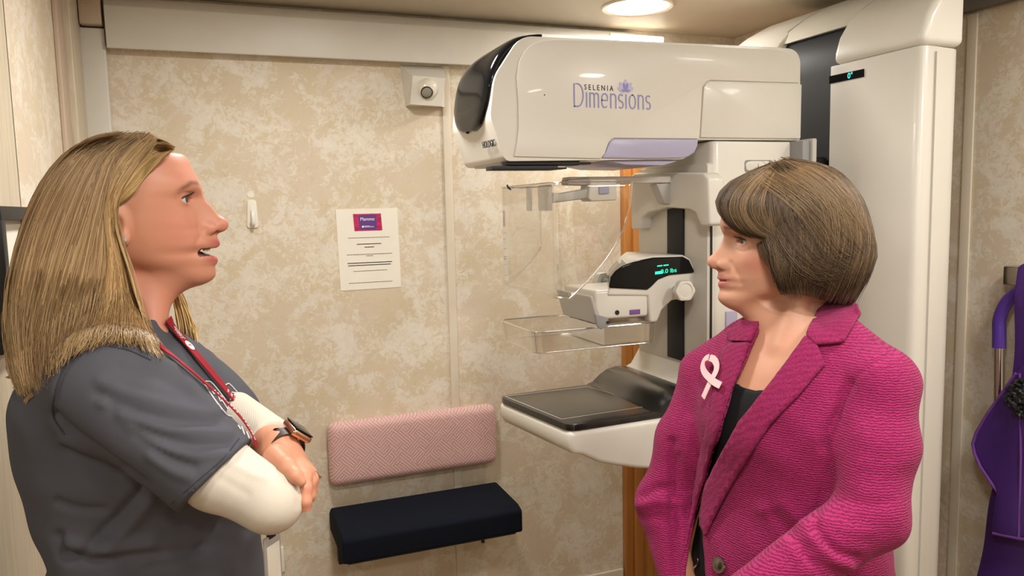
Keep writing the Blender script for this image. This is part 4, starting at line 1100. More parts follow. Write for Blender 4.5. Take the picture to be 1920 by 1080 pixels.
def woman_tint(V):
    L = fw.locv(V); x, y, z = L.T; y = np.abs(y)
    g = lambda cx, cy, cz, sx, sy, sz: np.exp(-((x-cx)/sx)**2-((y-cy)/sy)**2-((z-cz)/sz)**2)
    c = np.tile(np.array(lin((194, 136, 108))), (len(V), 1))
    def mixc(m, col):
        nonlocal c; m = np.clip(m, 0, 1)[:, None]; c = c*(1-m)+np.array(lin(col))*m
    mixc(.55*g(.10, .05, -.01, .04, .03, .03), (205, 128, 108)); mixc(.5*g(.145, 0, -.01, .02, .016, .016), (204, 120, 104)); mixc(.4*g(.10, .02, .07, .04, .05, .03), (214, 140, 120))
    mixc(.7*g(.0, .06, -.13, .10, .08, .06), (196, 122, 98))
    lips = np.exp(-((z+.0335)/.0055)**2)+np.exp(-((z+.0585)/.0062)**2); lips *= np.exp(-(y/.021)**4)*sm01((x-.113)/.006)
    mixc(lips*.95, (170, 82, 80))
    inm = (np.abs(z-mo[1]) < .0062)*(x < prw(z, 0)-.0065)*(x > .098)*(y < .026); mixc(inm*.95, (62, 26, 26))  # dark red mouth lining, the darkness inside put into the colour
    br = np.exp(-((z-(.0545-np.maximum(0, y-.034)*.6))/.0038)**2)*sm01((y-.010)/.006)*sm01((.056-y)/.01)*(x > .06)
    mixc(br*.9, (112, 72, 50)); mixc(.35*g(.103, .031, .039, .02, .018, .004), (170, 112, 92))
    nos = g(.1375, .0085, -.0185, .008, .004, .003); mixc(nos*.9, (80, 36, 30))
    return c
# torso, arms and legs hidden under the clothes
ft = Frame(250, 800, 1.12, 104)
fr_px = [(318, 622), (350, 640), (385, 678), (412, 712), (438, 748), (456, 785), (465, 825), (464, 870), (464, 930), (480, 990), (490, 1085)]
bk_px = [(185, 618), (115, 650), (66, 700), (50, 750), (50, 800), (58, 850), (72, 900), (90, 955), (108, 1000), (116, 1028), (106, 1060), (104, 1090)]
fl_ = lambda L: [(ft.xz(*p)[1], ft.xz(*p)[0]) for p in L]
tf = fl_(fr_px); tb = fl_(bk_px); zt = max(t[0] for t in tf)
ZTOP = zt+.02
Tf = lerp_tab([(zt+.05, tf[0][1]-.03)]+tf+[(-.35, tf[-1][1]+.01), (-.5, tf[-1][1])]); Tb = lerp_tab([(zt+.05, tb[0][1]+.03)]+tb+[(-.35, tb[-1][1]-.02), (-.5, tb[-1][1]+.02)])
Tw = lerp_tab([(zt+.03, .04), (zt, .075), (zt-.02, .115), (zt-.05, .155), (zt-.1, .172), (zt-.16, .170), (-.1, .158), (-.2, .160), (-.3, .18), (-.5, .17)])
SN, EN = PD(205, 722, .955), PD(508, 938, .925)          # near shoulder, near elbow
HN = PD(405, 893, .945)                                    # middle of the sleeve hem
WN = PD(400, 868, 1.14)                                    # near forearm folds inwards under the other arm
SF, EF = PD(352, 712, 1.29), PD(420, 778, 1.20)
WF = PD(528, 842, .985)
v = Vol(ft.O+np.array([-.40, -.42, -.95*1.0]), ft.O+np.array([.45, .42, .34]), .008)
v.field(loft(ft, Tf, Tb, Tw, 2.2, grow=-.012, top=ZTOP), lo=ft.O+np.array([-.4, -.4, -.42]), hi=ft.O+np.array([.45, .4, .34]))
v.chain([SN, HN, EN, WN], [.040, .032, .026, .022], .01); v.chain([SF, EF, WF], [.038, .028, .021], .01)
def legs(v, fr, zf, r=1):
    for s in (-1, 1):
        hip = fr.w(.01, s*.085, -.42); kn = fr.w(.03, s*.10, -.78); kn[2] = min(kn[2], fr.O[2]-.6)
        v.chain([hip, [kn[0], kn[1], zf+.47], [hip[0], hip[1], zf+.09]], [.085*r, .06*r, .042*r], .03)
v2 = Vol(np.array([ft.O[0]-.25, ft.O[1]-.25, 0.02]), np.array([ft.O[0]+.25, ft.O[1]+.25, ft.O[2]-.3]), .010)
legs(v2, ft, 0.0)
# left hand lying over the near elbow
hv = Vol(np.minimum(PD(480, 820, 1.1), PD(480, 990, .88))-np.array([.02, .05, .0]), np.maximum(PD(620, 800, 1.1), PD(620, 990, .9))+np.array([.02, .05, .03]), .0014)
Wr = PD(524, 840, .985)
hx = lambda u, w_, D: PD(460+u/5.14, 780+w_/5.14, D)
kn_ = [hx(560, 600, .940), hx(590, 560, .958), hx(612, 560, .978), hx(610, 550, .998)]
hv.cone(WF+np.array([-.02, .05, 0]), Wr, .026, .0235, .01)
for k_ in kn_: hv.cone(Wr, k_, .0175, .0105, .010)
fin = [[kn_[0], hx(572, 700, .930), hx(578, 820, .926), hx(580, 915, .928)],
       [kn_[1], hx(622, 640, .952), hx(622, 760, .953), hx(600, 850, .958)],
       [kn_[2], hx(645, 610, .972), hx(640, 715, .976), hx(610, 800, .985)],
       [kn_[3], hx(630, 600, .992), hx(625, 690, .998), hx(600, 760, 1.005)]]
for f_, r in zip(fin, (.0088, .0084, .0080, .0072)): hv.chain(f_, [r*1.1, r, r*.9, r*.74], .0025)
hv.chain([hx(280, 390, .955), hx(400, 490, .925), hx(480, 575, .914), hx(535, 630, .914)], [.014, .0100, .0078, .0064], .006)
Vd, Qd = hv.mesh(1)
parts = [(Vh, Qh), v.mesh(1), v2.mesh(1), (Vd, Qd)]
Vb, Qb = join_q(parts)
col = woman_tint(Vb); nh = len(Vh); nd = len(Vb)-len(Vd)
col[nh:] = np.array(lin((206, 146, 116))); 
tipd = np.min([np.linalg.norm(Vd-f_[i], axis=1) for f_ in fin for i in (1, 3)], axis=0)
mk = np.exp(-(tipd/.010)**2)[:, None]*.45; col[nd:] = col[nd:]*(1-mk)+np.array(lin((200, 122, 100)))*mk
def scalp(col, V, poly, tone_, sel):
    P = np.array(poly, float); u, v_ = projN(V); ins = np.zeros(len(V), bool)
    for i in range(len(P)):
        a, b_ = P[i], P[(i+1) % len(P)]
        if abs(b_[1]-a[1]) > 1e-9: ins ^= ((a[1] <= v_) != (b_[1] <= v_)) & (u < a[0]+(v_-a[1])*(b_[0]-a[0])/(b_[1]-a[1]))
    ins &= sel; col[ins] = col[ins]*.25+np.array(lin(tone_))*.75; return col
hp = [(233, 249), (285, 249), (318, 259), (346, 277), (343, 288), (317, 284), (295, 296), (279, 316), (268, 341), (257, 364), (236, 384), (214, 394), (205, 405), (60, 400), (100, 300), (165, 260), (205, 251)]
col = scalp(col, Vb, hp, (150, 116, 80), np.arange(len(Vb)) < nh)
woman = quads('person', Vb, Qb, m_skin, None, col)
tag(woman, 'person with long blond hair in a charcoal t-shirt, arms crossed, talking in profile', 'person')
for s in (-1, 1): eye_mesh(fw.w(EW[0], s*EW[1], EW[2]), fw.ex*.97-fw.ey*.2, ER*1.0, (66, 72, 74), 'eye', woman)
for s in (-1, 1):
    bm = bmesh.new()
    L = [fw.w(EW[0]+ER*1.10*math.cos(a)*.98, s*(EW[1]+ER*1.2*math.sin(a)), EW[2]+ER*.42*max(0, math.cos(a*1.25))+.0003) for a in np.linspace(-.95, 1.15, 12)]
    bm_tube(L, .0009, 6, bm)
    for q in L[1:-1]:
        qq = np.array(q); d = fw.ex*.006+fw.ez*.0025+(qq-fw.w(EW[0], s*EW[1], EW[2]))*.15; bm_tube([qq, qq+d*.6, qq+d+fw.ez*.0015], [.0004, .0003, .00015], 4, bm)
    from_bm('eyelashes', bm, m_lash, woman)
tz = fw.xz(*zw(1195, 710))
bm = bmesh.new()
for k in range(-3, 4): bm_box((-.0022, -.0036, -.0042), (.0022, .0036, .0042), .0012, bm=bm) if False else None
for k in range(-3, 4):
    c = fw.w(tz[0]-.0055-abs(k)**2*.0009, k*.0068, tz[1]+.0016); b = bm_box((-.002, -.0033, -.0042), (.002, .0033, .0042), .0012)
    bmesh.ops.transform(b, matrix=Matrix.Translation(Vector(c))@Matrix.Rotation(math.atan2(fw.ex[1], fw.ex[0]), 4, 'Z'), verts=b.verts); merge(bm, b)
from_bm('teeth', bm, simple('teeth', (232, 224, 208), .2), woman)
lp = fw.xz(*zw(699, 658), -.083)
bm = bmesh.new(); bmesh.ops.create_icosphere(bm, subdivisions=2, radius=.0042); bmesh.ops.translate(bm, verts=bm.verts, vec=fw.w(lp[0], -.082, lp[1]))
from_bm('earring', bm, simple('crystal', (235, 230, 220), .08, .8, metal=.7), woman, smooth=False)

# t-shirt
zt2 = lambda u, v_: (u/2.077, 560+v_/2.077)
sv = Vol(ft.O+np.array([-.40, -.42, -.45]), ft.O+np.array([.32, .42, .33]), .0034)
sv.field(loft(ft, Tf, Tb, Tw, 2.2, top=ZTOP), lo=ft.O+np.array([-.4, -.4, -.45]))
sv.chain([SN+np.array([.0, .02, .0]), HN+(EN-HN)*.08], [.076, .0585], .03)
sv.chain([SF, EF], [.058, .052], .03)
ax_ = (EN-SN)/np.linalg.norm(EN-SN); hemn = np.array(PD(345, 957, .945))-np.array(PD(462, 832, .945)); 
hn = np.cross(hemn, np.array(FWD)); hn /= np.linalg.norm(hn); hn = hn if hn@ax_ > 0 else -hn
# cut the near sleeve square at its hem, only around the arm
q = sv.box(HN-.16, HN+.16); sl, X, Y, Z = q
cut = np.maximum(-(halfspace(PD(404, 894, .945), hn)(X, Y, Z)), np.sqrt((X-HN[0])**2+(Y-HN[1])**2+(Z-HN[2])**2)-.125)
tor = loft(ft, Tf, Tb, Tw, 2.2, top=ZTOP)(X, Y, Z)
cut = np.maximum(cut, -(tor-.012))
sv.F[sl] = np.maximum(sv.F[sl], -cut.astype(np.float32))
nk = [zt2(*p) for p in [(560, -40), (575, 90), (600, 150), (640, 172), (672, 170), (700, 130), (720, 60), (740, -60)]]
neckring = lambda X, Y, Z: np.sqrt((X-neck_b[0]-.012)**2+(Y-neck_b[1])**2)-.066
sv.field(lambda X, Y, Z: np.maximum(neckring(X, Y, Z), (neck_b[2]+.018)-Z+((X-neck_b[0])*.9)), .006, 'sub')
Vs, Qs = sv.mesh(2)
zs = lambda u, w_: (u/2.482, 645+w_/2.482)
Vs = folds(Vs, Qs, [
    ([(470, 170), (600, 230), (760, 280), (1010, 330)], 3.5, 11), ([(460, 235), (600, 310), (780, 350), (1000, 375)], -3.5, 10), ([(480, 270), (640, 350), (800, 400), (1060, 420)], 4, 11),
    ([(520, 300), (700, 420), (880, 470), (1060, 470)], -3.5, 10), ([(560, 330), (720, 460), (900, 520), (1050, 515)], 4, 11), ([(640, 420), (780, 530), (900, 570)], -3, 10), ([(700, 520), (800, 590), (880, 620)], 3, 11),
    ([(700, 60), (820, 110), (900, 190), (1000, 300)], 4.5, 12), ([(760, 30), (860, 110), (960, 220)], -4, 10), ([(560, 110), (720, 150), (880, 240)], -2.5, 12),
    ([(250, 330), (360, 430), (480, 520), (660, 660)], -7, 10), ([(310, 490), (420, 545), (560, 600)], -4, 9), ([(300, 440), (420, 500), (520, 570)], 4, 10), ([(650, 690), (560, 790), (440, 910), (370, 990)], -5.5, 10), ([(700, 720), (620, 830), (500, 950)], 5, 12),
    ([(270, 740), (360, 765), (480, 770)], -4, 9), ([(290, 985), (420, 1010), (620, 985), (900, 960), (950, 930)], -5, 10), ([(300, 920), (480, 960), (700, 930)], 5, 13), ([(275, 900), (290, 965), (330, 1000)], -9, 11),
    ([(960, 940), (860, 1000), (700, 1040)], -3.5, 10), ([(1000, 860), (940, 960), (800, 1000)], 3.5, 12), ([(820, 780), (960, 830), (1150, 860)], -4, 12),
    ([(390, 15), (300, 110), (258, 230), (245, 330), (310, 430)], -3, 6)], zs)
Vs = smooth_v(Vs, Qs, 3)
rng = np.random.RandomState(2)
Nn_ = vnormals(Vs, Qs); lum = sum(math.sin(1)*0+np.sin(Vs@rng.normal(0, 38, 3)+rng.uniform(0, 6)) for _ in range(7))
Vs = Vs+Nn_*(lum*.00055)[:, None]
tee = quads('t_shirt', Vs, Qs, m_tee, woman)
bv_tee = bvh_of(Vs, Qs)
bv_all = bvh_of(*join_q([(Vs, Qs), (Vh, Qh)]))
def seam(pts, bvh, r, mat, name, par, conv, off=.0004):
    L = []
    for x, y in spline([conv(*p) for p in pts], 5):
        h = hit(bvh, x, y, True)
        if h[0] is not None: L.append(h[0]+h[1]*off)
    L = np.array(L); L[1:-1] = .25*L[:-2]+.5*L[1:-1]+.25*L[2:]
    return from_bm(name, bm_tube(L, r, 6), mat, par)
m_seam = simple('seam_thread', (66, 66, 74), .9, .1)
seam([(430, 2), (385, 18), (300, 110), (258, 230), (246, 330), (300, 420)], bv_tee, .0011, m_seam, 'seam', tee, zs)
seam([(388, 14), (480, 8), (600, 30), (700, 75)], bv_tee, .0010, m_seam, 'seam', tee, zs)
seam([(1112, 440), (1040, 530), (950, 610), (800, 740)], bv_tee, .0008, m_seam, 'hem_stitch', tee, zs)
# white long sleeves worn underneath
uv = Vol(np.minimum(EN, WN)-.20, np.maximum(EN, WF)+.20, .003)
uv.chain([HN+(SN-HN)*.22+UPV*.003, HN+UPV*.003+RGT*.003, EN, WN], [.043, .0435, .037, .034], .012)

Vu, Qu = uv.mesh(1)
Vu = folds(Vu, Qu, [([(900, 640), (980, 680), (1040, 700)], 1.5, 8), ([(1120, 660), (1160, 720), (1165, 800)], -1.5, 8), ([(860, 700), (960, 760)], -1.2, 9)], zt2)
from_o = quads('long_sleeve', Vu, Qu, m_rib, woman)
uv = Vol(np.minimum(EF, WF)-.14, np.maximum(SF, WF)+.12, .003)
uv.chain([SF+(EF-SF)*.5, EF, WF+(EF-WF)*.16], [.052, .045, .033], .01)
cuff = WF+(EF-WF)*.16
uv.field(halfspace(cuff+(WF-EF)/np.linalg.norm(WF-EF)*.012, -(WF-EF)), 0.002, 'sub')
Vu2, Qu2 = uv.mesh(1); quads('long_sleeve', Vu2, Qu2, m_rib, woman)
# watch and ring
wd_ = (Wr-WF); fa_ = (Wr-cuff)/np.linalg.norm(Wr-cuff); wc = PD(531, 843, .985)
fa_ = (np.array(PD(560, 880, .955))-np.array(PD(500, 806, 1.04))); fa_ /= np.linalg.norm(fa_)
u1 = np.cross(fa_, FWD); u1 /= np.linalg.norm(u1); u2 = np.cross(fa_, u1)
wt = empty('t', wc, None, None) if False else None
m_strap = simple('brown_strap', (60, 44, 38), .5); m_rose = simple('rose_gold', (224, 176, 150), .2, .5, metal=1)
V = []
for i in range(41):
    a = 2*math.pi*i/40
    for rr, hh in ((.0255, -.009), (.0270, -.009), (.0270, .009), (.0255, .009)): V.append(wc+(u1*math.cos(a)+u2*math.sin(a)*.95)*rr+fa_*hh)
wa = from_np('wristwatch', V, [(i*4+k, i*4+(k+1) % 4, i*4+4+(k+1) % 4, i*4+4+k) for i in range(40) for k in range(4)], m_strap, woman, angle=40)
ca = None
for sgn in (1, -1):
    d_ = u1*sgn
    if d_@UPV > 0: ca = d_
ca = ca*.85+RGT*.35; ca -= fa_*(ca@fa_); ca /= np.linalg.norm(ca); cb = np.cross(fa_, ca)
b = bm_box((-.018, -.0155, -.0048), (.018, .0155, .0048), .004, 4)
bmesh.ops.transform(b, matrix=Matrix.Translation(Vector(wc+ca*.0285))@Matrix((tuple(fa_), tuple(cb), tuple(ca))).transposed().to_4x4(), verts=b.verts)
wcs = from_bm('watch_case', b, m_rose, wa)
b = bm_box((-.0165, -.014, -.001), (.0165, .014, .001), .0008, 2)
bmesh.ops.transform(b, matrix=Matrix.Translation(Vector(wc+ca*.0342))@Matrix((tuple(fa_), tuple(cb), tuple(ca))).transposed().to_4x4(), verts=b.verts)
from_bm('watch_screen', b, m_gloss, wa)
rc = np.array(fin[2][0])*.45+np.array(fin[2][1])*.55; rd_ = np.array(fin[2][1])-np.array(fin[2][0])
rg = from_bm('finger_ring', bm_lathe(rc, rd_, [(.0084, -.001), (.0098, -.001), (.0098, .001), (.0084, .001), (.0084, -.001)], 24), m_chrome, woman)
bm = bmesh.new(); bmesh.ops.create_icosphere(bm, subdivisions=1, radius=.0032); bmesh.ops.translate(bm, verts=bm.verts, vec=rc+RGT*.0105)
from_bm('stone', bm, m_chrome, rg, smooth=False)
# trousers and shoes
pv = Vol(np.array([ft.O[0]-.27, ft.O[1]-.27, .04]), np.array([ft.O[0]+.27, ft.O[1]+.27, ft.O[2]-.27]), .009)
pv.field(loft(ft, Tf, Tb, Tw, 2.2, grow=-.006), lo=np.array([ft.O[0]-.27, ft.O[1]-.27, ft.O[2]-.45]))
legs(pv, ft, 0.0, 1.15); Vp, Qp = pv.mesh(1); quads('trousers', Vp, Qp, m_trous, woman)
def shoe(fr, s, par):
    h = fr.w(.01, s*.085, 0); b = Vol(np.array([h[0]-.2, h[1]-.2, 0]), np.array([h[0]+.2, h[1]+.2, .14]), .006)
    f0 = np.array([h[0], h[1], .045])-fr.ex*.03; b.chain([f0, f0+fr.ex*.10, f0+fr.ex*.19-np.array([0, 0, .012])], [.042, .042, .032], .02)
    b.field(lambda X, Y, Z: -(Z-.006)+0*X+0*Y, .004, 'sub') if False else None
    Vv, Qv = b.mesh(1); Vv[:, 2] = np.maximum(Vv[:, 2], .002); quads('shoe', Vv, Qv, m_shoe, par)
for s in (-1, 1): shoe(ft, s, woman)

# hair
hp = [(233, 249), (285, 249), (314, 258), (331, 271), (327, 283), (315, 284), (295, 296), (279, 318), (267, 343), (255, 366), (234, 382), (214, 394), (210, 405), (213, 425), (219, 445), (227, 462), (235, 480), (240, 505), (249, 533), (258, 562), (268, 592), (285, 624), (308, 664), (296, 668), (272, 652), (240, 640), (212, 632), (182, 630), (158, 645), (128, 668), (98, 700), (62, 742), (38, 742), (14, 700), (8, 640), (8, 600), (12, 550), (19, 497), (36, 435), (59, 380), (85, 332), (122, 287), (165, 260), (205, 251)]
hv = Vol(fw.O+np.array([-.30, -.15, -.34]), fw.O+np.array([.14, .15, .14]), .0035)
hv.field(lambda X, Y, Z: hfw(X, Y, Z)-(.011-.0085*sm01((fw.loc(X, Y, Z)[0]-.03)/.05)))
for c, r in (((-.02, 0, .0), (.085, .090, .09)), ((-.045, 0, -.07), (.10, .098, .10)), ((-.07, 0, -.16), (.13, .100, .11)), ((-.10, 0, -.24), (.15, .090, .12)), ((.0, 0, -.20), (.07, .098, .10)), ((-.05, 0, .06), (.075, .07, .055))): hv.ell(fw.w(*c), fw.R, r, .03)
sdf = pxpoly_sdf(hp)
q = hv.box(hv.lo, hv.lo+hv.h*hv.n); sl, X, Y, Z = q; P_ = sdf(X+0*Y+0*Z, Y+0*X+0*Z, Z+0*X+0*Y)+.002
A = hv.F; k = .016; h_ = np.clip(.5+.5*(A-P_)/k, 0, 1); hv.F = (P_*(1-h_)+A*h_+k*h_*(1-h_)).astype(np.float32)
Vv, Qv = hv.mesh(3)
bv_hair = bvh_of(*join_q([(Vv, Qv), (Vs, Qs)]))
rnd = random.Random(11)
G_back = [[(222, 250), (163, 262), (120, 288), (84, 332), (58, 380), (36, 437), (19, 499), (9, 563), (8, 620), (16, 680), (38, 742)],
          [(240, 252), (186, 275), (146, 330), (110, 410), (85, 490), (64, 570), (50, 640), (52, 700), (62, 745)], [(255, 250), (205, 280), (175, 340), (150, 420), (124, 500), (104, 580), (92, 650), (92, 712)],
          [(270, 250), (220, 285), (198, 345), (182, 420), (166, 500), (150, 570), (135, 625), (122, 672)], [(280, 252), (225, 300), (206, 360), (202, 420), (204, 490), (196, 560), (182, 610), (172, 645)]]
G_side = [[(280, 252), (225, 300), (206, 360), (202, 420), (204, 490), (196, 560), (182, 610), (172, 645)], [(285, 255), (228, 320), (205, 375), (206, 430), (225, 500), (240, 570), (238, 610), (230, 642)], [(290, 258), (234, 335), (211, 385), (218, 440), (240, 510), (260, 580), (281, 630), (304, 668)]]
G_front = [[(328, 276), (300, 266), (255, 284), (222, 330), (205, 378), (204, 400)], [(326, 281), (302, 283), (266, 303), (236, 345), (207, 386)], [(318, 284), (288, 310), (258, 345), (228, 372), (207, 392)], [(284, 318), (264, 350), (240, 380), (212, 398)]]
G_top = [[(330, 273), (290, 253), (232, 249), (166, 260)], [(328, 276), (295, 262), (240, 258), (180, 275)], [(325, 280), (300, 272), (250, 272), (210, 300)]]
def tone(n, base, var, rnd):
    out = []
    for _ in range(n):
        t = rnd.random(); out.append(np.array(lin(base[0]))*(1-t)+np.array(lin(base[1]))*t)
    return out
ash = ((130, 102, 72), (196, 164, 120)); blond = ((140, 108, 70), (205, 172, 122)); blond2 = ((160, 126, 78), (222, 188, 126))
AV, AQ, AC, o_ = [], [], [], 0
def add(paths, r, cols, grad=(1, 1)):
    global o_
    if len(paths) == 0: return
    V, Q, c = hair_strands('', paths, r, cols, None, None, grad=grad); AV.append(V); AQ.append(Q+o_); AC.append(c); o_ += len(V)
G_low = [[(19, 499), (10, 563), (9, 620), (20, 690), (42, 748)], [(40, 480), (30, 560), (30, 640), (44, 700), (50, 742)], [(90, 500), (70, 590), (62, 660), (72, 715)], [(150, 510), (125, 590), (105, 650), (100, 700)], [(190, 510), (172, 580), (150, 640), (132, 668)], [(225, 510), (218, 580), (200, 630), (192, 648)], [(240, 520), (250, 580), (258, 630), (262, 652)], [(248, 530), (268, 590), (288, 632), (312, 674)]]
for G, n, r, tn, lf, jt, gr, cl_ in ((G_back, 4200, .0005, ash, (-.002, .009), 4.0, (.75, 1.35), 9), (G_side, 3400, .0005, blond, (.0, .011), 3.2, (.8, 1.35), 9), (G_front, 900, .0004, blond2, (-.001, .004), 1.3, (.8, .95), 0), (G_top, 600, .0004, ash, (-.001, .003), 1.2, (.9, 1), 0), (G_low, 2600, .0005, blond, (.002, .011), 4.5, (.62, .78), 6)):  # lowest locks darkened in colour to offset the top light on the shoulder
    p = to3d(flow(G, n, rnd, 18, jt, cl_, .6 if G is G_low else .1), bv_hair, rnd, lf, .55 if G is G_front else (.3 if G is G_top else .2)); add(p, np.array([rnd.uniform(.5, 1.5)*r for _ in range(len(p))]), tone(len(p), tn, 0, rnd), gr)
# loose wisps
for g in ([(30, 690), (18, 704), (8, 708)], [(40, 715), (28, 724), (22, 728)], [(60, 735), (46, 748), (42, 756)]):
    p = to3d(flow([g, [(x+5, y+4) for x, y in g]], 14, rnd, 8, 1), bv_hair, rnd, (.0, .004)); add(p, .0006, tone(len(p), ash, 0, rnd))
# lock on the far side of the neck
Gf = [[(318, 520), (326, 560), (334, 605), (340, 650)], [(326, 520), (340, 565), (354, 610), (366, 662)], [(330, 540), (348, 580), (362, 615), (372, 655)]]
p = []
for q in flow(Gf, 260, rnd, 12, 2): D = 1.19+rnd.uniform(0, .03); p.append([PD(x, y, D-.03*i/11) for i, (x, y) in enumerate(q)])
add(np.array(p), .0012, tone(len(p), blond2, 0, rnd))
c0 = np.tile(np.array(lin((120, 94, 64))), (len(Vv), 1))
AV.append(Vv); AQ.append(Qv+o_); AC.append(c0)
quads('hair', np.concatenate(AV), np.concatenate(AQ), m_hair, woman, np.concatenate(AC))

# lanyard and badge
m_red = simple('red_webbing', (146, 24, 40), .6, .3, bscale=900, bstr=.2, bdist=.0004)
la = [zt2(*p) for p in [(640, 82), (662, 118), (702, 170), (780, 260), (880, 380), (950, 465), (985, 530), (992, 580)]]
lb = [zt2(*p) for p in [(610, 190), (650, 222), (700, 262), (800, 348), (900, 442), (955, 510), (985, 575)]]
m_wpr = simple('white_lettering', (236, 226, 224), .6)
o, B, T, S, NN = strip('lanyard', la, .0155, bv_all, m_red, woman, off=.006, conv=None)
Lb = np.r_[0, np.cumsum(np.linalg.norm(np.diff(B, axis=0), axis=1))]; tot = Lb[-1]
from_bm('lanyard_lettering', letters_along('MEDICAL SERVICES', .0095, B, T, NN, tot*.97, .0082, -1), m_wpr, o, smooth=False)
from_bm('lanyard_lettering', letters_along('SHARP', .0115, B, T, NN, tot*.205, .0088, -1), m_wpr, o, smooth=False)
i_ = int(np.argmin(np.abs(Lb-tot*.27)))
c = B[i_]; bm = bmesh.new(); rot = Matrix((tuple(T[i_]), tuple(S[i_]), tuple(NN[i_]))).transposed().to_4x4()
b = bmesh.new(); bmesh.ops.create_cone(b, cap_ends=True, segments=28, radius1=.0062, radius2=.0062, depth=.0008)
bmesh.ops.scale(b, vec=(1.5, 1, 1), verts=b.verts); bmesh.ops.transform(b, matrix=Matrix.Translation(Vector(c+NN[i_]*.0004))@rot, verts=b.verts)
lg = from_bm('round_logo', b, m_wpr, o, smooth=False)
bm = letters_along('S', .009, B+NN*.0006, T, NN, Lb[i_], .001, -1); from_bm('logo_letter', bm, m_red, lg, smooth=False)
o2, B, T, S, NN = strip('lanyard', lb, .0085, bv_all, m_red, woman, off=.004, conv=None)
Lb = np.r_[0, np.cumsum(np.linalg.norm(np.diff(B, axis=0), axis=1))]
from_bm('lanyard_lettering', letters_along('MEDICAL SERVICES', .006, B, T, NN, Lb[-1]*.95, .0056, -1), m_wpr, o2, smooth=False)
# white line print on the shirt front
PRN = [[(800, 322), (830, 335), (905, 440), (880, 452), (800, 345), (800, 322)], [(812, 345), (850, 380), (885, 432)], [(878, 335), (900, 340), (975, 435), (965, 452), (885, 352), (878, 335)], [(900, 365), (925, 372), (915, 395), (945, 400), (935, 420), (960, 430)], [(820, 350), (832, 372), (842, 365), (856, 400), (868, 392)], [(925, 495), (935, 510)], [(938, 500), (950, 530)], [(955, 515), (968, 545)], [(980, 450), (990, 480), (995, 520)]]
bmx = bmesh.new()
def thin_line(pts, r, bvh, bm, off=.001):
    P2 = spline(pts, 4); L = []
    for x, y in P2:
        h = hit(bvh, x, y, True)
        if h[0] is not None: L.append(h[0]+h[1]*off)
    if len(L) > 2: bm_tube(L, r, 5, bm)
for l_ in PRN: thin_line([zt2(*p) for p in l_], .0008, bv_tee, bmx)
from_bm('shirt_print', bmx, m_wpr, tee)
m_badge = simple('badge_sleeve', (168, 164, 160), .25, .5, coat=.3)
P0 = PD(511, 1045, .985); RB = RGT*.35+FWD*.93; RB /= np.linalg.norm(RB); RB[2] = 0; RB /= np.linalg.norm(RB); NB = np.cross(RB, (0, 0, 1))
def bbox_at(c, w, h, d, r): 
    b = bm_box((-w/2, -d/2, -h/2), (w/2, d/2, h/2), r, 2); bmesh.ops.transform(b, matrix=Matrix.Translation(Vector(c))@Matrix((tuple(RB), tuple(NB), (0, 0, 1))).transposed().to_4x4(), verts=b.verts); return b
bg = from_bm('id_badge', bbox_at(P0+np.array([0, 0, -.01]), .032, .080, .003, .001), m_badge, o)
from_bm('badge_card', bbox_at(P0+np.array([0, 0, -.012])+NB*np.sign(-(NB@FWD))*.0018, .025, .06, .001, .0004), m_paper, bg)
from_bm('badge_clip', bbox_at(P0+np.array([0, 0, .040]), .014, .028, .006, .002), m_dark, bg)
# ------------------------------------------------------------------ woman on the right
fa = Frame(1480, 470, 1.34, -64)
za = lambda u, v_: (1180+u/2.7, 270+v_/2.7)
z4 = lambda u, v_: (1160+u/2.077, 560+v_/2.077)
pa_px = [(460, 405), (468, 440), (477, 466), (470, 490), (455, 515), (436, 540), (418, 562), (403, 580), (397, 596), (402, 612), (417, 627), (440, 637), (450, 650), (447, 666), (444, 680), (453, 691), (450, 701), (449, 714), (456, 730), (458, 745), (452, 762), (450, 778), (455, 795), (468, 814), (488, 828)]
tt = [(fa.xz(*za(*p))[1], fa.xz(*za(*p))[0]) for p in pa_px]
tt = [t for i, t in enumerate(tt) if i == 0 or t[0] < tt[i-1][0]-1e-4]
tpa = [(.127, .02), (.122, .045), (.112, .070), (.10, .088), (.085, .102), (.07, .111), (.058, .116)]
pra = lerp_tab(tpa+tt+[(-.112, .09), (-.2, .06)])
basea = lerp_tab(tpa+[(.049, .116), (.036, .107), (.024, .099), (.0, .101), (-.017, .104), (-.036, .1125), (-.045, .116), (-.055, .113), (-.066, .1085), (-.08, .114), (-.09, .108), (-.099, .098), (-.2, .06)])
feata = FW([(.12, .05, 2), (.06, .04, 2), (.045, .022, 2), (.030, .0125, 2), (.010, .0125, 2), (-.005, .0135, 2), (-.017, .0145, 2.2), (-.027, .0135, 2.2), (-.034, .011, 2), (-.043, .020, 2), (-.052, .022, 2), (-.060, .021, 2), (-.068, .018, 2), (-.08, .020, 2), (-.1, .022, 2), (-.2, .03, 2)],
           [(.031, .020, .0145, .0115, -.007), (.031, .038, .020, .006, .002), (.046, -.016, .018, .016, .0055), (.027, -.050, .007, .007, -.0025), (.033, -.038, .0055, .012, -.0035), (.026, -.060, .008, .007, .0015)])
Wa = lerp_tab([(.127, .012), (.121, .036), (.112, .054), (.095, .066), (.07, .073), (.045, .0735), (.015, .071), (-.01, .068), (-.035, .061), (-.06, .054), (-.08, .047), (-.1, .042), (-.2, .04)])
backa = lerp_tab([(.127, 0), (.121, -.03), (.11, -.056), (.09, -.077), (.06, -.089), (.03, -.091), (0, -.084), (-.03, -.068), (-.06, -.052), (-.2, -.045)])
pta = lerp_tab([(.13, 2.1), (.05, 2.2), (.0, 2.1), (-.03, 1.95), (-.06, 1.8), (-.11, 1.85), (-.2, 2)])
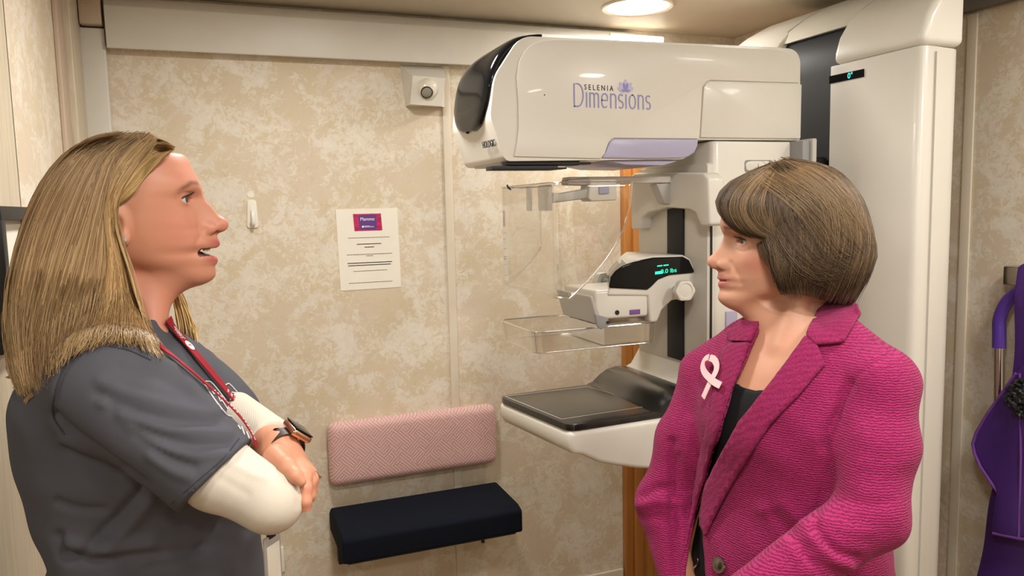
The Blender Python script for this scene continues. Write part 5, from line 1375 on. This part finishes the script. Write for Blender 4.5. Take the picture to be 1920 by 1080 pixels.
hfa = head_field(fa, pra, basea, feata, Wa, backa, .02, (fa.xz(*za(755, 770), -.05), fa.xz(*za(470, 836), 0)), pta, .126, .024)
fb = Frame(1490, 800, 1.34, -100)
BF = lerp_tab([(.20, .035), (.17, .052), (.14, .072), (.10, .097), (.05, .120), (0, .130), (-.06, .122), (-.12, .124), (-.2, .140), (-.26, .150), (-.5, .14)])
BB = lerp_tab([(.20, -.05), (.17, -.068), (.14, -.09), (.10, -.108), (.05, -.115), (0, -.11), (-.1, -.097), (-.2, -.105), (-.3, -.125), (-.5, -.12)])
BW = lerp_tab([(.205, .05), (.185, .078), (.165, .112), (.14, .145), (.11, .166), (.05, .170), (0, .165), (-.1, .155), (-.2, .165), (-.3, .18), (-.5, .17)])
tor_a = lambda g: loft(fb, BF, BB, BW, 2.15, grow=g, top=.20)
nb_a = PD(1492, 652, 1.36)
v = Vol(fa.O+np.array([-.20, -.16, -.32]), fa.O+np.array([.15, .16, .135]), .0018)
v.field(hfa)
v.field(tor_a(0), .03)
v.cone(fa.w(-.014, 0, -.04), nb_a, .048, .056, .022)
v.cone(fa.w(.085, 0, -.088), fa.w(.02, 0, -.125), .013, .032, .03)
v.cone(fa.w(-.01, -.046, -.06), fb.w(.05, -.014, .15), .008, .006, .03)
EA = (.0785, .031, .0205); ERA = .0116
face_details(v, fa, EA, ERA, None, 0)
v.ell(fa.w(.1305, 0, -.0165), fa.R, (.0085, .0088, .0085), .006)
for s in (-1, 1):
    v.ell(fa.w(.1145, s*.0130, -.0215), fa.R, (.0105, .0050, .0074), .007)
    v.ell(fa.w(.1225, s*.0085, -.0315), fa.R, (.008, .0036, .0040), .002, 'sub')
mo_a = fa.xz(*za(455, 691))
mc_ = lambda y: fa.w(mo_a[0]+.001-.026*(abs(y)/.024)**2, y, mo_a[1]+.0042*(abs(y)/.024)**2)
v.chain([mc_(y) for y in np.linspace(-.0245, .0245, 11)], [.0012]*11, .0025, 'sub')
Vh2, Qh2 = v.mesh(1)
Vh2 = folds(Vh2, Qh2, [([(514, 600), (535, 640), (558, 680), (564, 705)], -1.6, 4), ([(545, 535), (575, 545), (610, 535)], -.6, 3), ([(470, 742), (500, 748), (530, 735)], -.6, 4)], za)
def amy_tint(V):
    x, y, z = fa.locv(V).T; y = np.abs(y)
    g = lambda cx, cy, cz, sx, sy, sz: np.exp(-((x-cx)/sx)**2-((y-cy)/sy)**2-((z-cz)/sz)**2)
    c = np.tile(np.array(lin((202, 153, 126))), (len(V), 1))
    def mixc(m, col):
        nonlocal c; m = np.clip(m, 0, 1)[:, None]; c = c*(1-m)+np.array(lin(col))*m
    mixc(.55*g(.07, .055, -.018, .03, .03, .02), (206, 126, 110)); mixc(.3*g(.13, 0, -.017, .02, .016, .016), (206, 134, 112))
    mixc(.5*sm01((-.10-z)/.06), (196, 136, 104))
    zl = z-mo_a[1]-.0042*(y/.024)**2
    lips = (np.exp(-((zl-.0055)/.0050)**2)+np.exp(-((zl+.0075)/.0062)**2))*np.exp(-(y/.0215)**4)*sm01((x-.092)/.006)
    mixc(lips*.85, (178, 84, 98)); mixc(.8*np.exp(-(zl/.0016)**2)*np.exp(-(y/.024)**6)*(x > .085), (110, 45, 50))
    br = np.exp(-((z-(.0425-np.maximum(0, y-.034)*.5))/.0034)**2)*sm01((y-.010)/.006)*sm01((.056-y)/.01)*(x > .05); mixc(br*.8, (104, 70, 50))
    mixc(.55*g(EA[0]+.01, .031, EA[2]+.008, .02, .018, .0042), (150, 98, 84)); mixc(g(.1225, .0085, -.0315, .008, .004, .003)*.85, (86, 42, 34))
    return c
SNA, ENA, WNA = PD(1648, 716, 1.19), PD(1632, 965, 1.14), PD(1410, 1120, 1.12)
SFA, EFA, WFA = PD(1332, 705, 1.47), PD(1243, 945, 1.46), PD(1310, 1200, 1.36)
v = Vol(fb.O+np.array([-.36, -.40, -.55]), fb.O+np.array([.36, .45, .20]), .008)
v.field(tor_a(-.012), lo=fb.O+np.array([-.3, -.3, -.5]), hi=fb.O+np.array([.3, .3, .08]))
v.chain([SNA, ENA, WNA], [.036, .030, .022], .01); v.chain([SFA, EFA, WFA], [.036, .030, .022], .01)
v2 = Vol(np.array([fb.O[0]-.28, fb.O[1]-.28, .02]), np.array([fb.O[0]+.28, fb.O[1]+.28, fb.O[2]-.3]), .010); legs(v2, fb, 0.0)
# hands, relaxed in front of the body
def relaxed_hand(W, d, nrm, thumb):
    d = d/np.linalg.norm(d); nrm = nrm-d*(nrm@d); nrm /= np.linalg.norm(nrm); sd = np.cross(d, nrm)*thumb
    hv = Vol(W-.2, W+.2, .003)
    for k in range(4):
        o = sd*(.028-.0185*k); kn = W+d*(.088-.004*abs(k-1))+o; L = (.040, .045, .042, .033)[k]
        hv.cone(W, kn, .017, .0105, .01)
        a = kn+d*L*.95+nrm*.006; b = a+d*L*.55+nrm*.016; c = b+d*L*.25+nrm*.014
        hv.chain([kn, a, b, c], [.0095, .0086, .0078, .0066], .003)
    hv.chain([W+d*.025+sd*.018, W+d*.058+sd*.045+nrm*.008, W+d*.085+sd*.052+nrm*.014], [.014, .0105, .0085], .006)
    return hv.mesh(1)
parts = [(Vh2, Qh2), v.mesh(1), v2.mesh(1), relaxed_hand(WNA, WNA-ENA, fb.ex*-1, 1), relaxed_hand(WFA, WFA-EFA, fb.ex*-1, -1)]
Vb, Qb = join_q(parts); col = amy_tint(Vb)
hp = [(1344, 398), (1339, 378), (1347, 357), (1367, 336), (1398, 318), (1440, 304), (1480, 298), (1560, 313), (1640, 420), (1624, 535), (1463, 553), (1455, 530), (1440, 501), (1424, 480), (1418, 458), (1430, 449), (1387, 440), (1359, 420)]
col = scalp(col, Vb, hp, (70, 54, 40), np.arange(len(Vb)) < len(Vh2))
amy = quads('person', Vb, Qb, m_skin, None, col)
tag(amy, 'person with a short brown bob, magenta knit jacket and pale pink ribbon, listening', 'person')
for s in (-1, 1): eye_mesh(fa.w(EA[0], s*EA[1], EA[2]), fa.ex*.96-fa.ey*.26, ERA, (70, 56, 44), 'eye', amy)
for s in (-1, 1):
    bm = bmesh.new()
    L = [fa.w(EA[0]+ERA*1.10*math.cos(a)*.98, s*(EA[1]+ERA*1.2*math.sin(a)), EA[2]+ERA*.42*max(0, math.cos(a*1.25))+.0002) for a in np.linspace(-.95, 1.15, 12)]
    bm_tube(L, .0011, 6, bm)
    for q_ in L[1:-1]:
        qq = np.array(q_); d = fa.ex*.008+fa.ez*.001+(qq-fa.w(EA[0], s*EA[1], EA[2]))*.2; bm_tube([qq, qq+d*.6, qq+d+fa.ez*.0015], [.0005, .0004, .0002], 4, bm)
    from_bm('eyelashes', bm, m_lash, amy)

# jacket, black top, trousers
t = NT('magenta_bouclé'.replace('é', 'e')); vv = t.coord()
wv = t.n('ShaderNodeTexWave', bands_direction='Z'); wv.inputs['Scale'].default_value = 84; wv.inputs['Distortion'].default_value = 5.5; wv.inputs['Detail'].default_value = 3; wv.inputs['Detail Scale'].default_value = 1.6; wv.inputs['Detail Roughness'].default_value = .7; t.l(vv, wv.inputs['Vector'])
nz = t.noise(vv, 330, 3, .6); hgt = t.math('ADD', t.math('MULTIPLY', wv.outputs['Fac'], .6), t.math('MULTIPLY', nz, .6))
t.l(t.ramp(hgt, [(.25, rgba((112, 18, 60))), (.75, rgba((166, 40, 99)))]), t.b.inputs['Base Color']); t.set(Roughness=.85); t.b.inputs['Sheen Weight'].default_value = .08; t.b.inputs['Specular IOR Level'].default_value = .2
t.bump(hgt, .6, .0028); m_jack = t.m
t = NT('magenta_lapel_knit'); vv = t.coord(); nz = t.noise(vv, 300, 4, .65); wv = t.n('ShaderNodeTexWave', bands_direction='DIAGONAL'); wv.inputs['Scale'].default_value = 36; wv.inputs['Distortion'].default_value = 6; t.l(vv, wv.inputs['Vector'])
hgt = t.math('ADD', t.math('MULTIPLY', nz, .8), t.math('MULTIPLY', wv.outputs['Fac'], .12))
t.l(t.ramp(hgt, [(.3, rgba((118, 20, 64))), (.75, rgba((168, 42, 101)))]), t.b.inputs['Base Color']); t.set(Roughness=.85); t.b.inputs['Sheen Weight'].default_value = .08; t.b.inputs['Specular IOR Level'].default_value = .2
t.bump(hgt, .7, .003); m_lapel = t.m
m_top = simple('black_knit', (16, 17, 21), .7, .3, bscale=600, bstr=.2, bdist=.0005)
jv = Vol(fb.O+np.array([-.42, -.42, -.47]), fb.O+np.array([.42, .46, .27]), .0042)
jv.field(tor_a(.013))
jv.chain([SNA+np.array([0, 0, -.004]), (SNA+ENA)/2+RGT*.004, ENA, WNA], [.057, .055, .050, .040], .016)
jv.chain([SFA, (SFA+EFA)/2, EFA, WFA], [.055, .052, .046, .038], .03)
jv.cone(fb.w(-.02, -.05, .165), SNA, .046, .046, .03); jv.cone(fb.w(-.02, .05, .165), SFA, .048, .046, .03)
ct = PD(1516, 560, 1.385)
jv.cone(nb_a-fb.ex*.012-np.array([0, 0, .02]), ct, .080, .062, .02)
jv.field(lambda X, Y, Z: (Z-(ct[2]+.012))+0*X+0*Y, .006, 'cut') if False else None
jv.F = np.maximum(jv.F, (jv.ax[2][None, None, :]-(ct[2]+.004)-.35*((jv.ax[0][:, None, None]-ct[0])*(-fb.ex[0])+(jv.ax[1][None, :, None]-ct[1])*(-fb.ex[1]))).astype(np.float32))
F0 = jv.F.copy(); Vj0, Qj0 = surface_nets(F0, jv.lo, jv.h, 2); bv_j0 = bvh_of(Vj0, Qj0)
op = [z4(*p) for p in [(815, -20), (800, 20), (765, 90), (730, 150), (640, 280), (570, 370), (480, 480), (410, 600), (350, 730), (328, 850), (326, 940), (335, 1010), (345, 1300), (262, 1300), (262, 1080), (275, 955), (305, 835), (338, 720), (370, 600), (408, 480), (442, 370), (492, 250), (532, 150), (556, 90), (562, 0), (600, -120), (800, -120)]]
sd_op = pxpoly_sdf(op)
q = jv.box(jv.lo, jv.lo+jv.h*jv.n); sl, X, Y, Z = q
lx = fb.loc(X, Y, Z)[0]
cut = np.maximum(sd_op(X+0*Y+0*Z, Y+0*X+0*Z, Z+0*X+0*Y), -(lx+.015))
A = jv.F; d = -cut; k = .004; h_ = np.clip(.5-.5*(d-A)/k, 0, 1); jv.F = np.maximum(A, d).astype(np.float32)
Vj, Qj = jv.mesh(2)
Vj = folds(Vj, Qj, [
    ([(800, 580), (815, 520), (850, 450), (900, 330)], -7, 9), ([(812, 560), (800, 680), (780, 800), (770, 890)], -3.5, 7),
    ([(600, 850), (660, 920), (720, 975)], -7, 12), ([(560, 820), (640, 910), (700, 1000)], 5, 13), ([(640, 800), (720, 880), (770, 920)], 4, 13),
    ([(770, 905), (850, 985), (930, 1010)], -7, 9), ([(750, 940), (830, 1010), (900, 1040)], 6, 10), ([(720, 1000), (800, 1050), (870, 1075)], -5, 9), ([(800, 860), (900, 900), (980, 905)], 3, 12), ([(850, 760), (960, 800), (1060, 790)], -3, 14),
    ([(90, 770), (140, 740), (200, 735)], -7, 9), ([(85, 800), (150, 790), (210, 800)], 6, 10), ([(95, 850), (160, 850), (210, 870)], -4, 10), ([(205, 560), (210, 700), (215, 900), (225, 1080)], -9, 9), ([(230, 620), (250, 700), (262, 740)], -5, 9), ([(280, 480), (265, 640), (260, 800)], 4, 10),
    ([(1090, 190), (1000, 250), (900, 330), (850, 460)], -2.5, 5), ([(940, 640), (1040, 660), (1120, 640)], 2, 16)], z4)
Vj = smooth_v(Vj, Qj, 1)
Nn_ = vnormals(Vj, Qj); rng = np.random.RandomState(4); lum = sum(np.sin(Vj@rng.normal(0, 45, 3)+rng.uniform(0, 6)) for _ in range(8)); Vj = Vj+Nn_*(lum*.0005)[:, None]
jack = quads('jacket', Vj, Qj, m_jack, amy); jack['label'] = 'magenta textured knit jacket'
bv_j = bvh_of(Vj, Qj)
tv = Vol(fb.O+np.array([-.28, -.28, -.47]), fb.O+np.array([.28, .28, .20]), .0045)
tv.field(tor_a(.004))
sd_t = pxpoly_sdf([z4(*p) for p in [(300, 310), (420, 318), (470, 335), (500, 350), (530, 356), (580, 356), (660, 345), (800, 250), (1100, 200), (1300, 1400), (-300, 1400), (-100, 300)]])
q = tv.box(tv.lo, tv.lo+tv.h*tv.n); sl, X, Y, Z = q; tv.F = np.maximum(tv.F, sd_t(X+0*Y+0*Z, Y+0*X+0*Z, Z+0*X+0*Y)).astype(np.float32)
Vt, Qt = tv.mesh(2); quads('black_top', Vt, Qt, m_top, amy)
bv_t = bvh_of(Vt, Qt)
pv = Vol(np.array([fb.O[0]-.28, fb.O[1]-.28, .04]), np.array([fb.O[0]+.28, fb.O[1]+.28, fb.O[2]-.25]), .009)
pv.field(loft(fb, BF, BB, BW, 2.2, grow=-.002), lo=np.array([fb.O[0]-.28, fb.O[1]-.28, fb.O[2]-.45])); legs(pv, fb, 0.0, 1.15)
Vp, Qp = pv.mesh(1); quads('trousers', Vp, Qp, m_trous, amy)
for s in (-1, 1): shoe(fb, s, amy)
# lapels and collar, each its own turned-back sheet of knit
def lap(name, pts, off=.006, th=.005): return decal(name, pts, bv_j0, m_lapel, jack, off=off, th=th, grid=9, conv=z4)
lap('lapel', [(733, 150), (780, 192), (808, 262), (702, 385), (602, 485), (505, 625), (425, 765), (380, 855), (350, 925), (330, 880), (330, 845), (352, 728), (412, 598), (482, 478), (572, 368), (642, 278)], .007)
lap('collar', [(800, 18), (830, 12), (880, 14), (915, 30), (932, 70), (905, 130), (878, 180), (830, 186), (776, 190), (733, 150), (765, 92)], .008)
lap('lapel', [(440, 180), (408, 215), (392, 260), (375, 400), (335, 590), (292, 760), (262, 900), (250, 1010), (268, 955), (305, 835), (338, 720), (370, 600), (408, 480), (442, 370), (492, 250), (520, 176)], .006)
lap('collar', [(560, 78), (520, 80), (485, 92), (432, 150), (444, 172), (480, 172), (522, 174), (534, 148)], .006)
# buttons
p, n = hit(bv_j0, *z4(398, 1036), True)
bt_ = from_bm('button', bm_lathe(p+n*.002, n, [(.013, 0), (.0145, .002), (.0135, .005), (.009, .0045), (.006, .006), (0, .0065)], 28), simple('pewter', (150, 140, 132), .25, .5, metal=1), jack); bt_['label'] = 'silver jacket button'
bmx = bmesh.new(); thin_line([z4(*p) for p in [(298, 1050), (312, 1034), (316, 1018), (308, 1004)]], .0016, bv_t, bmx, .003)
bk_ = from_bm('belt_ring', bmx, m_chrome, amy)
# pink ribbon pin
m_pinkr = simple('pale_pink_satin', (240, 200, 202), .35, .5, var=.04)
rb, *_ = strip('ribbon_pin', [z4(*p) for p in [(355, 392), (370, 358), (386, 325), (402, 295), (405, 268), (394, 248), (378, 243)]], 0.0125, bv_j0, m_pinkr, amy, off=.013, th=.0012)
rb['label'] = 'pale pink awareness ribbon'
strip('ribbon_tail', [z4(*p) for p in [(424, 350), (402, 338), (384, 322), (364, 298), (358, 272), (366, 250), (380, 243)]], 0.0125, bv_j0, m_pinkr, rb, off=.016, th=.0012)

# hair
hp = [(1344, 398), (1339, 378), (1347, 357), (1367, 336), (1398, 318), (1440, 304), (1480, 298), (1520, 301), (1560, 313), (1595, 337), (1622, 374), (1637, 420), (1646, 462), (1647, 482), (1638, 508), (1624, 535), (1612, 556), (1604, 570), (1587, 571), (1550, 566), (1524, 559), (1498, 553), (1463, 553), (1455, 530), (1440, 501), (1424, 480), (1418, 458), (1430, 449), (1417, 448), (1387, 440), (1359, 420)]
hv = Vol(fa.O+np.array([-.19, -.19, -.15]), fa.O+np.array([.20, .19, .19]), .0034)
hv.field(lambda X, Y, Z: hfa(X, Y, Z)-.008)
for c, r in (((-.015, 0, .035), (.135, .104, .128)), ((-.055, 0, -.015), (.115, .106, .10)), ((.075, 0, .075), (.068, .076, .062)), ((.02, -.01, -.03), (.06, .098, .08))): hv.ell(fa.w(*c), fa.R, r, .03)
sdf = pxpoly_sdf(hp); q = hv.box(hv.lo, hv.lo+hv.h*hv.n); sl, X, Y, Z = q; P_ = sdf(X+0*Y+0*Z, Y+0*X+0*Z, Z+0*X+0*Y)+.001
A = hv.F; k = .020; h_ = np.clip(.5+.5*(A-P_)/k, 0, 1); hv.F = (P_*(1-h_)+A*h_+k*h_*(1-h_)).astype(np.float32)
Vv, Qv = hv.mesh(3); bv_hair = bvh_of(Vv, Qv); rnd = random.Random(21)
G_bang = [[(1448, 305), (1400, 319), (1362, 345), (1342, 374), (1344, 396), (1360, 420), (1388, 440)], [(1452, 305), (1408, 328), (1374, 358), (1364, 392), (1380, 424), (1414, 447)], [(1458, 304), (1418, 335), (1390, 370), (1390, 405), (1414, 436), (1452, 449)], [(1462, 304), (1432, 340), (1412, 380), (1420, 416), (1452, 440), (1490, 452)], [(1466, 303), (1448, 345), (1438, 388), (1452, 424), (1486, 446), (1520, 462)]]
G_crown = [[(1430, 440), (1436, 465), (1446, 500), (1456, 530), (1468, 553)], [(1448, 330), (1448, 385), (1458, 430), (1462, 475), (1470, 520), (1484, 553)], [(1456, 305), (1474, 350), (1496, 400), (1504, 460), (1500, 515), (1506, 556)], [(1462, 302), (1504, 335), (1544, 390), (1552, 460), (1540, 520), (1530, 562)], [(1468, 300), (1530, 322), (1580, 372), (1594, 450), (1578, 520), (1556, 567)], [(1474, 299), (1552, 312), (1606, 364), (1626, 440), (1610, 515), (1582, 571)], [(1480, 298), (1566, 312), (1618, 364), (1642, 440), (1640, 500), (1608, 568)], [(1490, 298), (1572, 313), (1624, 368), (1648, 450), (1645, 510), (1608, 572)]]
AV, AQ, AC, o_ = [], [], [], 0
dark = None
brown = ((62, 48, 36), (112, 89, 64)); brown2 = ((104, 82, 57), (150, 123, 88))
G_layer = [[(1470, 380), (1490, 410), (1520, 450), (1560, 480), (1600, 480)], [(1450, 430), (1470, 470), (1500, 505), (1540, 525), (1570, 520)], [(1540, 360), (1575, 400), (1600, 450), (1630, 480)], [(1480, 450), (1500, 500), (1530, 540), (1565, 556)]]
G_sweep = [[(1440, 305), (1470, 330), (1520, 360), (1570, 410), (1600, 460)], [(1480, 300), (1530, 320), (1580, 360), (1620, 420), (1640, 470)], [(1400, 325), (1440, 350), (1490, 385), (1530, 430), (1560, 480)]]
for G, n, r, tn, lf, jt, cl_ in ((G_crown, 4200, .0006, brown, (-.003, .008), 4.0, 8), (G_bang, 2200, .0005, brown, (-.002, .007), 2.4, 6), (G_bang[1:], 260, .0006, brown2, (.002, .008), 2.4, 6), (G_sweep, 700, .0005, brown2, (.002, .009), 5.0, 7), (G_layer, 700, .0005, brown, (.001, .009), 6.0, 9), (G_crown[2:], 700, .0005, brown2, (.002, .009), 4.0, 8)):
    p = to3d(flow(G, n, rnd, 18, jt, cl_), bv_hair, rnd, lf, .8); add(p, np.array([rnd.uniform(.5, 1.5)*r for _ in range(len(p))]), tone(len(p), tn, 0, rnd), (1.15, .85))
c0 = np.tile(np.array(lin((74, 58, 42))), (len(Vv), 1)); AV.append(Vv); AQ.append(Qv+o_); AC.append(c0)
quads('hair', np.concatenate(AV), np.concatenate(AQ), m_hair, amy, np.concatenate(AC))
